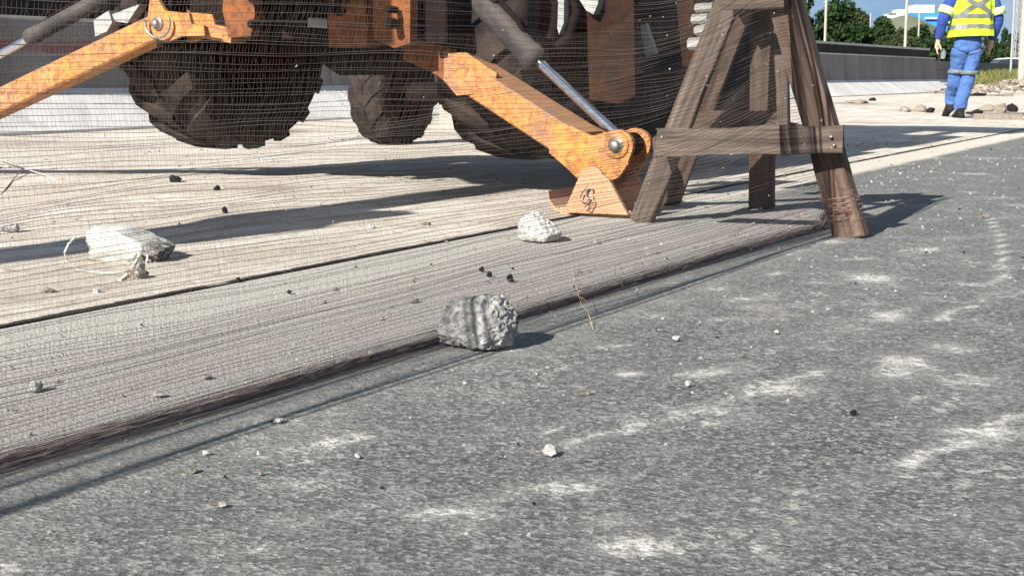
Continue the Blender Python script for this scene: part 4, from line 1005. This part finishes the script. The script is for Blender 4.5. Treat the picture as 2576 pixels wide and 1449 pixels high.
# buildings
def m_plain(n, a, b): return simple(n, a, b, .3, .8, .1)
def building(Z, parts, label, cat='building'):
    x0 = parts[0][1]; X = (x0-CX)/F*Z; root = thing('office_block', (X, Z, 0), label, cat)
    for (pn, xa, xb, yt, yb, mat, dep, off) in parts:
        Xa, Xb = (xa-CX)/F*Z, (xb-CX)/F*Z; zt = HC + (HOR-yt)/3471*Z; zb = max(0, HC + (HOR-yb)/3471*Z)
        MB().box(Vector(((Xa+Xb)/2, Z + dep/2 + off, (zt+zb)/2)), Xb-Xa, dep, zt-zb, (1,0,0), (0,1,0), .05).build(pn, mat, root)
M['white_b'] = m_plain('white cladding', (.52,.52,.51), (.58,.58,.57)); M['blue_b'] = m_plain('bright blue cladding', (.02,.16,.42), (.03,.2,.48)); M['win'] = m_plain('far glazing', (.35,.5,.6), (.45,.6,.7))
building(230, [('wall', 2281, 2331, 17, 60, M['white_b'], 4, 0), ('wall', 2246, 2270, 27, 60, M['white_b'], 3, 2), ('facade', 2268, 2420, 37, 190, M['blue_b'], 16, -1.5), ('window', 2300, 2395, 48, 53, M['win'], .4, -2.0), ('window', 2330, 2395, 58, 63, M['win'], .4, -2.0)],
         'distant white building with a bright blue front above the trees left of the worker')
building(210, [('wall', 2216, 2236, 38, 190, M['white_b'], 3, 0), ('roof', 2215, 2237, 36.5, 38, M['galv'], 3.6, -.3)], 'small distant white building left of the grey hill')
hl = MB(); hX = lambda x: (x-CX)/F*200
ring = [(2150,190),(2190,74),(2220,52),(2245,44),(2262,41),(2285,46),(2315,60),(2360,84),(2430,190)]
top_ = [Vector((hX(x), 200, max(0, HC+(HOR-y)/3471*200))) for x, y in ring]; far_ = [Vector((v.x+2, 226, v.z*.9)) for v in top_]; near_ = [Vector((v.x, 188, 0)) for v in top_]
vs = near_ + top_ + far_; n = len(ring); hl.add(vs, [(i, i+1, n+i+1, n+i) for i in range(n-1)] + [(n+i, n+i+1, 2*n+i+1, 2*n+i) for i in range(n-1)], True)
tag(hl.build('hill', simple('dry hillside', (.07,.085,.05), (.12,.125,.085), .12, .9), None, top_[0]*1.0), kind='structure')
# grass verge behind the worker
vg = G(2520, 222); vb = MB(); V = []; Fc = []
rr3 = random.Random(8)
mound = MB(); gx0, gx1 = G(2430, 218), G(2760, 214)
na, nb_ = 24, 8; vs = []
for j in range(nb_):
    for i in range(na):
        p = gx0.lerp(gx1, i/(na-1)); t = j/(nb_-1); vs.append(Vector((p.x, p.y + t*14, -.02 + .62*math.sin(min(1, t*1.6)*math.pi/2) + .05*mnoise.noise(Vector((i*.7, j*.8, 1))))))
mound.add(vs, [(j*na+i, j*na+i+1, (j+1)*na+i+1, (j+1)*na+i) for j in range(nb_-1) for i in range(na-1)], True)
tag(mound.build('verge', m_ground(), None, gx0), kind='structure')
for k in range(9000):
    i = rr3.random(); t = rr3.random()**1.3; p = gx0.lerp(gx1, i); z = .62*math.sin(min(1, t*1.6)*math.pi/2); b_ = Vector((p.x, p.y + t*14, z-.03)); h_ = rr3.uniform(.12, .4); a = rr3.uniform(0, 6.28)
    o = len(V); V += [b_ + Vector((.03*math.cos(a), .03*math.sin(a), 0)), b_ - Vector((.03*math.cos(a), .03*math.sin(a), 0)), b_ + Vector((rr3.uniform(-.12,.12), rr3.uniform(-.1,.1), h_))]; Fc.append((o, o+1, o+2))
vb.add(V, Fc); tag(vb.build('grass', m_leaf('dry verge grass', (.05,.07,.02), (.14,.14,.05)), None, gx0, recalc=False), 'long yellow green grass on the verge behind the worker', 'grass', kind='stuff')
# far pale car roof behind the distant barrier
cZ = 84; cX = (2512-CX)/F*cZ
car = thing('parked_car', (cX, cZ, 0), 'white car whose roof shows above the distant barrier by the thick pole', 'car')
def car_loop(prof, wd, inset=.0): return [Vector((cX + x, cZ - wd/2, z)) for x, z in prof]
bodyp = [(-2.1,.3),(-2.15,.75),(-1.9,.9),(-1.0,.98),(-.55,1.0),(1.5,1.0),(2.05,.92),(2.1,.3)]
roofp = [(-1.05,.98),(-.45,1.46),(-.1,1.53),(.9,1.52),(1.3,1.42),(1.75,1.0)]
M['carw'] = simple('white car paint', (.75,.76,.77), (.78,.79,.8), 2, .25, 0); M['carg'] = simple('car glass', (.02,.025,.03), (.03,.035,.04), 2, .1, 0)
MB().plate([p + Vector((0, .85, 0)) for p in car_loop(bodyp, 1.7)], (0,1,0), 1.7).build('body', M['carw'], car)
MB().plate([p + Vector((0, .85, 0)) for p in car_loop([(x*.99, z*.985 if z > 1.1 else z) for x, z in roofp], 1.7)], (0,1,0), 1.44).build('window', M['carg'], car)
MB().plate([p + Vector((0, .85, 0)) for p in car_loop([(-.5,1.44),(-.1,1.53),(.9,1.52),(1.35,1.42),(.9,1.46),(-.1,1.47)], 1.7)], (0,1,0), 1.5).build('roof', M['carw'], car)
for (x, s_) in ((-1.35,-.8),(-1.35,.8),(1.35,-.8),(1.35,.8)): MB().lathe(Vector((cX+x, cZ+s_, .32)), (0,1,0), [(0,-.1),(.2,-.1),(.32,-.09),(.32,.09),(0,.09)], 20).build('wheel', M['rubber'], car)

# ------------------------------------------------------------------ the worker
wg = G(2410, 299); WO = Vector((wg.x, wg.y, 0)); PS = 3450/wg.y
wk = thing('person', WO, 'worker in blue overalls and a yellow safety vest walking away along the slab', 'person')
def wp(x, z, y=0): return Vector((x, y, z))
def skin_mesh(name, chains, subd=2):
    """chains: list of lists of (pos, (rx, ry)); the first vertex of a later chain may be an index into all verts"""
    verts, edges, rad = [], [], []
    for ch_ in chains:
        prev = None
        for it in ch_:
            if isinstance(it, int): prev = it; continue
            verts.append(it[0]); rad.append(it[1]); i = len(verts)-1
            if prev is not None: edges.append((prev, i))
            prev = i
    me = bpy.data.meshes.new(name); me.from_pydata([tuple(v) for v in verts], edges, [])
    ob = bpy.data.objects.new(name, me); COL.objects.link(ob)
    md = ob.modifiers.new('s', 'SKIN'); md.use_smooth_shade = True
    for i, r in enumerate(rad):
        me.skin_vertices[0].data[i].radius = r if isinstance(r, tuple) else (r, r)
    me.skin_vertices[0].data[0].use_root = True
    sb = ob.modifiers.new('d', 'SUBSURF'); sb.levels = subd; sb.render_levels = subd
    dgp = bpy.context.evaluated_depsgraph_get(); ev = ob.evaluated_get(dgp); m2 = bpy.data.meshes.new_from_object(ev)
    bpy.data.objects.remove(ob); m2.polygons.foreach_set('use_smooth', [True]*len(m2.polygons)); return m2
def place(name, me, mat, parent=wk, crumple=0):
    if crumple:
        for v in me.vertices:
            p = v.co; k = crumple*(mnoise.noise(Vector((p.x*7, p.y*7, p.z*11))) + .6*mnoise.noise(Vector((p.x*16, p.y*16, p.z*24)))); v.co = p + v.normal*k
    me.materials.clear(); me.materials.append(mat); o = bpy.data.objects.new(name, me); COL.objects.link(o); o.parent = parent; o['_o'] = tuple(WO); return o
M['skin'] = simple('skin', (.42,.24,.17), (.5,.3,.22), 12, .6, .1)
M['blue'] = simple('blue overall cloth', (.012,.035,.19), (.018,.05,.26), 5, .85, .4, .006)
M['denim'] = simple('washed blue trouser cloth', (.035,.085,.25), (.065,.145,.36), 4, .88, .5, .008)
M['lime'] = simple('fluorescent lime cloth', (.42,.56,.012), (.50,.64,.02), 5, .8, .3, .006)
M['refl'] = simple('grey reflective tape', (.10,.105,.10), (.14,.145,.14), 20, .5, .1)
M['shoe'] = simple('black boot leather', (.007,.007,.007), (.02,.018,.016), 12, .8, .3, spec=.2); M['hair'] = simple('black hair', (.012,.01,.01), (.03,.025,.02), 40, .6, .6)
hipC = wp(.09, .93); knR, anR = wp(.115, .50, .02), wp(.015, .09, 0); knL, anL = wp(.0, .51, .14), wp(.0, .15, .33)
shL, shR = wp(-.10, 1.46), wp(.32, 1.46); elL, elR = wp(-.235, 1.14, -.02), wp(.405, 1.13, -.03); wrL, wrR = wp(-.262, .885, .05), wp(.365, .885, .08)
neck = wp(.11, 1.52, .0)
hd = wp(.11, 1.70, .02)
def hand_chains(wr_, idx, side, base):
    """palm and five fingers hanging from the wrist"""
    out = [[idx, (wr_ + Vector((0, .005, -.045)), (.036, .020)), (wr_ + Vector((0, .01, -.085)), (.038, .018))]]
    return out
body = [[(hipC, (.115,.085)), (wp(.10,1.10), (.105,.075)), (wp(.11,1.30), (.125,.085)), (wp(.11,1.44), (.105,.07)), (neck, .052), (wp(.11,1.58,.01), .052), (wp(.11,1.64,.02), (.068,.078)), (hd, (.078,.098)), (wp(.11,1.77,.01), (.066,.082)), (wp(.11,1.81,.01), .04)],
        [3, (shL + Vector((.03,0,-.02)), .058), (elL, .040), (wrL, .027), (wrL + Vector((0,.008,-.04)), (.034,.02)), (wrL + Vector((0,.015,-.08)), (.038,.018))],
        [3, (shR + Vector((-.03,0,-.02)), .058), (elR, .040), (wrR, .027), (wrR + Vector((0,.008,-.04)), (.034,.02)), (wrR + Vector((0,.015,-.08)), (.038,.018))],
        [0, (wp(.17,.86), .085), (knR, .052), (anR, .038), (anR + Vector((.0,.12,-.05)), (.035,.028))],
        [0, (wp(.01,.86), .085), (knL, .052), (anL, .038), (anL + Vector((-.01,.12,-.045)), (.035,.028))]]
# finger chains
pL = 14; pR = 19
for (pi, wr_, sg_) in ((pL, wrL, -1), (pR, wrR, 1)):
    pc = wr_ + Vector((0, .015, -.08))
    for k, (dx, ln) in enumerate([(-.027, .062), (-.009, .072), (.009, .068), (.026, .052)]):
        dx *= sg_*-1; a = pc + Vector((dx*.35, dx, -.012))
        body.append([pi, (a, .0095), (a + Vector((sg_*-.004, .004, -ln*.5)), .0088), (a + Vector((sg_*-.022, .006, -ln*.85)), .008)])
    th_ = wr_ + Vector((0, .012, -.035)); body.append([pi-1, (th_ + Vector((sg_*-.02, -.03, -.012)), .0105), (th_ + Vector((sg_*-.03, -.042, -.04)), .0095), (th_ + Vector((sg_*-.032, -.040, -.062)), .008)])
bm_ = skin_mesh('body', body, 2)
bo_ = place('body', bm_, M['skin'])
# face features (front of the head looks away from us, +y)
fc = MB(); H = lambda x, y, z: WO + hd + Vector((x, y, z))
fc.tube([H(0,.092,.015), H(0,.112,-.018), H(0,.10,-.03)], [.008,.014,.008], 8); fc.build('nose', M['skin'], wk)
for s_ in (-1, 1): fc = MB(); fc.tube([H(s_*.078,-.005,.01), H(s_*.09,-.012,.0), H(s_*.084,-.008,-.03)], [.016,.018,.01], 8); fc.build('ear', M['skin'], wk)
for s_ in (-1, 1): ey = MB(); ey.lathe(H(s_*.031,.086,.012), (0,1,0), [(0,.012),(.008,.009),(.012,0),(0,-.004)], 12); ey.build('eye', simple('eye', (.6,.6,.58), (.7,.7,.68), 9, .3, 0), wk)
MB().tube([H(-.022,.096,-.052), H(0,.102,-.052), H(.022,.096,-.052)], [.003,.006,.003], 6).build('lips', simple('lips', (.35,.14,.11), (.4,.18,.14), 9, .5, 0), wk)
hr = bmesh.new(); bmesh.ops.create_icosphere(hr, subdivisions=4, radius=1)
for v in hr.verts:
    p = v.co.copy(); v.co = Vector((p.x*.092, p.y*.108 - .012, p.z*.10 + .045)) * (1 + .04*mnoise.noise(p*6)) 
bmesh.ops.delete(hr, geom=[v for v in hr.verts if v.co.y > .055 and v.co.z < .07 or v.co.z < -.055], context='VERTS')
hm = bpy.data.meshes.new('hair'); hr.to_mesh(hm); hr.free()
for v in hm.vertices: v.co = v.co + hd
place('hair', hm, M['hair'])
# trousers
tm = skin_mesh('trousers', [[(wp(.09,1.03), (.16,.115)), (wp(.09,.90), (.17,.125)), (wp(.09,.80), (.14,.11))],
     [1, (wp(.165,.78), (.095,.105)), (knR + Vector((0,0,.06)), (.076,.085)), (knR + Vector((-.03,0,-.12)), (.08,.085)), (anR + Vector((.012,0,.14)), (.072,.08)), (anR + Vector((.003,0,-.015)), (.066,.075))],
     [1, (wp(.02,.78,.03), (.10,.11)), (knL + Vector((0,-.02,.06)), (.082,.09)), (knL + Vector((-.01,.03,-.12)), (.076,.085)), (anL + Vector((.0,-.04,.14)), (.068,.078)), (anL + Vector((.0,0,-.01)), (.062,.072))]], 3)
tro = place('trousers', tm, M['denim'], crumple=.015)
jm = skin_mesh('jacket', [[(wp(.09,.96), (.15,.105)), (wp(.10,1.12), (.14,.10)), (wp(.11,1.30), (.15,.10)), (wp(.11,1.43), (.13,.08)), (wp(.11,1.50), (.065,.06))],
     [3, (shL + Vector((.02,0,-.02)), .082), ((shL+elL)/2, .074), (elL, .068), ((elL+wrL)/2, .062), (wrL + Vector((0,0,.02)), .046)],
     [3, (shR + Vector((-.02,0,-.02)), .082), ((shR+elR)/2, .074), (elR, .068), ((elR+wrR)/2, .062), (wrR + Vector((0,0,.02)), .046)]], 3)
jk = place('jacket', jm, M['blue'], crumple=.009)
# vest shell following the torso
def tsurf(u, z, off=0.0):
    """u 0..1 around (0 = back centre), z height"""
    a = 2*math.pi*u; t = (z-.92)/.6
    hw = np.interp(z, [.90,1.0,1.12,1.3,1.42,1.50,1.55], [.262,.255,.238,.235,.222,.15,.07]) + off
    hdp = np.interp(z, [.90,1.0,1.12,1.3,1.42,1.50,1.55], [.195,.185,.165,.17,.15,.10,.06]) + off
    cx_ = np.interp(z, [.9,1.1,1.5], [.10,.105,.11]); fold = .006*math.sin(a*7 + z*9) + .005*math.sin(a*13 - z*5)
    sx = math.copysign(abs(math.sin(a))**.8, math.sin(a)); cy_ = math.copysign(abs(math.cos(a))**.8, math.cos(a))
    return Vector((cx_ + (hw+fold)*sx, -(hdp+fold)*cy_, z + .012*math.sin(a+1)*max(0, 1-t*2)))
def arm_hole(u, z): return z > 1.24 and abs(((u % .5) - .25)) < .055*math.sqrt(max(0, 1-((z-1.37)/.14)**2)) if abs(z-1.37) < .14 else False
vm = MB(); nu, nz_ = 72, 40; zs = np.linspace(.935, 1.55, nz_); g = [[WO + tsurf(i/nu, z) for i in range(nu)] for z in zs]
vs = [p for row in g for p in row]; fs = []
for j in range(nz_-1):
    for i in range(nu):
        if arm_hole((i+.5)/nu, (zs[j]+zs[j+1])/2): continue
        k = (i+1) % nu; fs.append((j*nu+i, j*nu+k, (j+1)*nu+k, (j+1)*nu+i))
vm.add(vs, fs, True); vest = vm.build('vest', M['lime'], wk)
def strap(path, wd, name='tape', par=None):
    """path of (u, z) on the vest, drawn as tape 4 mm proud"""
    mb = MB(); L1, L2 = [], []
    for i, (u, z) in enumerate(path):
        a = Vector(path[max(0, i-1)]); b = Vector(path[min(len(path)-1, i+1)]); dx, dz = (b.x-a.x)*1.3, b.y-a.y; n_ = math.hypot(dx, dz); nx, nz2 = -dz/n_, dx/n_
        L1.append(WO + tsurf(u + nx*wd/2/1.3, z + nz2*wd/2, .005)); L2.append(WO + tsurf(u - nx*wd/2/1.3, z - nz2*wd/2, .005))
    n_ = len(path); mb.add(L1 + L2, [(i, i+1, n_+i+1, n_+i) for i in range(n_-1)], True)
    return mb.build(name, M['refl'], par or vest)
ZC = 1.285
strap([(i/60, 1.045 + .004*math.sin(i)) for i in range(61)], .05); strap([(i/60, 1.165) for i in range(61)], .05)
strap([(-.13 + .26*i/24, 1.165 + (1.42-1.165)*i/24) for i in range(25)], .05); strap([(.13 - .26*i/24, 1.166 + (1.42-1.165)*i/24) for i in range(25)], .05)
def ring(p0, p1, r, mat, name, par):
    mb = MB(); d = (p1-p0).normalized(); pts = [WO + p0, WO + p0 + d*.001, WO + p1 - d*.001, WO + p1]
    mb.tube(pts, [r-.006, r, r*.98, r-.008], 24); return mb.build(name, mat, par)
for (a, b, r_) in ((shL, elL, .098), (shR, elR, .098)):
    s_ = a.lerp(b, .60); e_ = a.lerp(b, .84); ring(s_, e_, r_*.98, simple('pale lime tape', (.42,.56,.20), (.48,.62,.26), 9, .6, 0), 'arm_band', jk)
for (p, r_) in ((knR + Vector((0,0,.03)), .108), (knL + Vector((0,-.015,.03)), .104)): ring(p - Vector((0,0,.022)), p + Vector((0,0,.022)), r_, simple('dull knee tape', (.08,.10,.12), (.13,.15,.15), 20, .6, .1), 'knee_band', tro)
# boots
for (an, pitch) in ((anR, 0), (anL, .35)):
    bt = MB(); ba = WO + Vector((an.x, an.y, an.z - .09 if an is anR else an.z-.10)); sec = [(-.09,.035,.05,.06),(-.06,.042,.085,.10),(-.01,.043,.10,.15),(.04,.042,.06,.115),(.10,.046,.045,.075),(.15,.043,.04,.06),(.185,.025,.03,.04)]
    vs = []; n_ = 12
    for (y_, hw, zc, hh_) in sec:
        for k in range(n_):
            a = 2*math.pi*k/n_; zq = max(0.0, hh_*.5 + hh_*.5*math.sin(a)); vs.append(Vector((hw*math.cos(a)*(1 if zq > .02 else .95), y_, zq)))
    rot = Matrix.Rotation(-pitch, 3, 'X'); vs = [ba + rot @ v for v in vs]
    fs = [tuple(range(n_-1, -1, -1)), tuple((len(sec)-1)*n_+k for k in range(n_))] + [(i*n_+k, i*n_+(k+1) % n_, (i+1)*n_+(k+1) % n_, (i+1)*n_+k) for i in range(len(sec)-1) for k in range(n_)]
    bt.add(vs, fs, True); bt.tube([ba + rot @ Vector((0,-.03,.06)), ba + rot @ Vector((0,-.028,.12))], [.045,.048], 14); bt.build('boot', M['shoe'], wk)
# clear bag held against the hip
bg_ = rock_mesh(77, .035, .04, .075, 4); bme = bpy.data.meshes.new('bag'); bg_.to_mesh(bme); bg_.free(); bme.materials.append(simple('grey plastic bag', (.10,.12,.13), (.2,.22,.23), 14, .4, .5, .01))
bgo = bpy.data.objects.new('plastic_bag', bme); COL.objects.link(bgo); bgo.location = WO + wrL + Vector((.075, .03, -.20)); tag(bgo, 'crumpled grey plastic bag in the left hand of the worker', 'bag')

for o in bpy.data.objects:
    if '_o' in o: del o['_o']
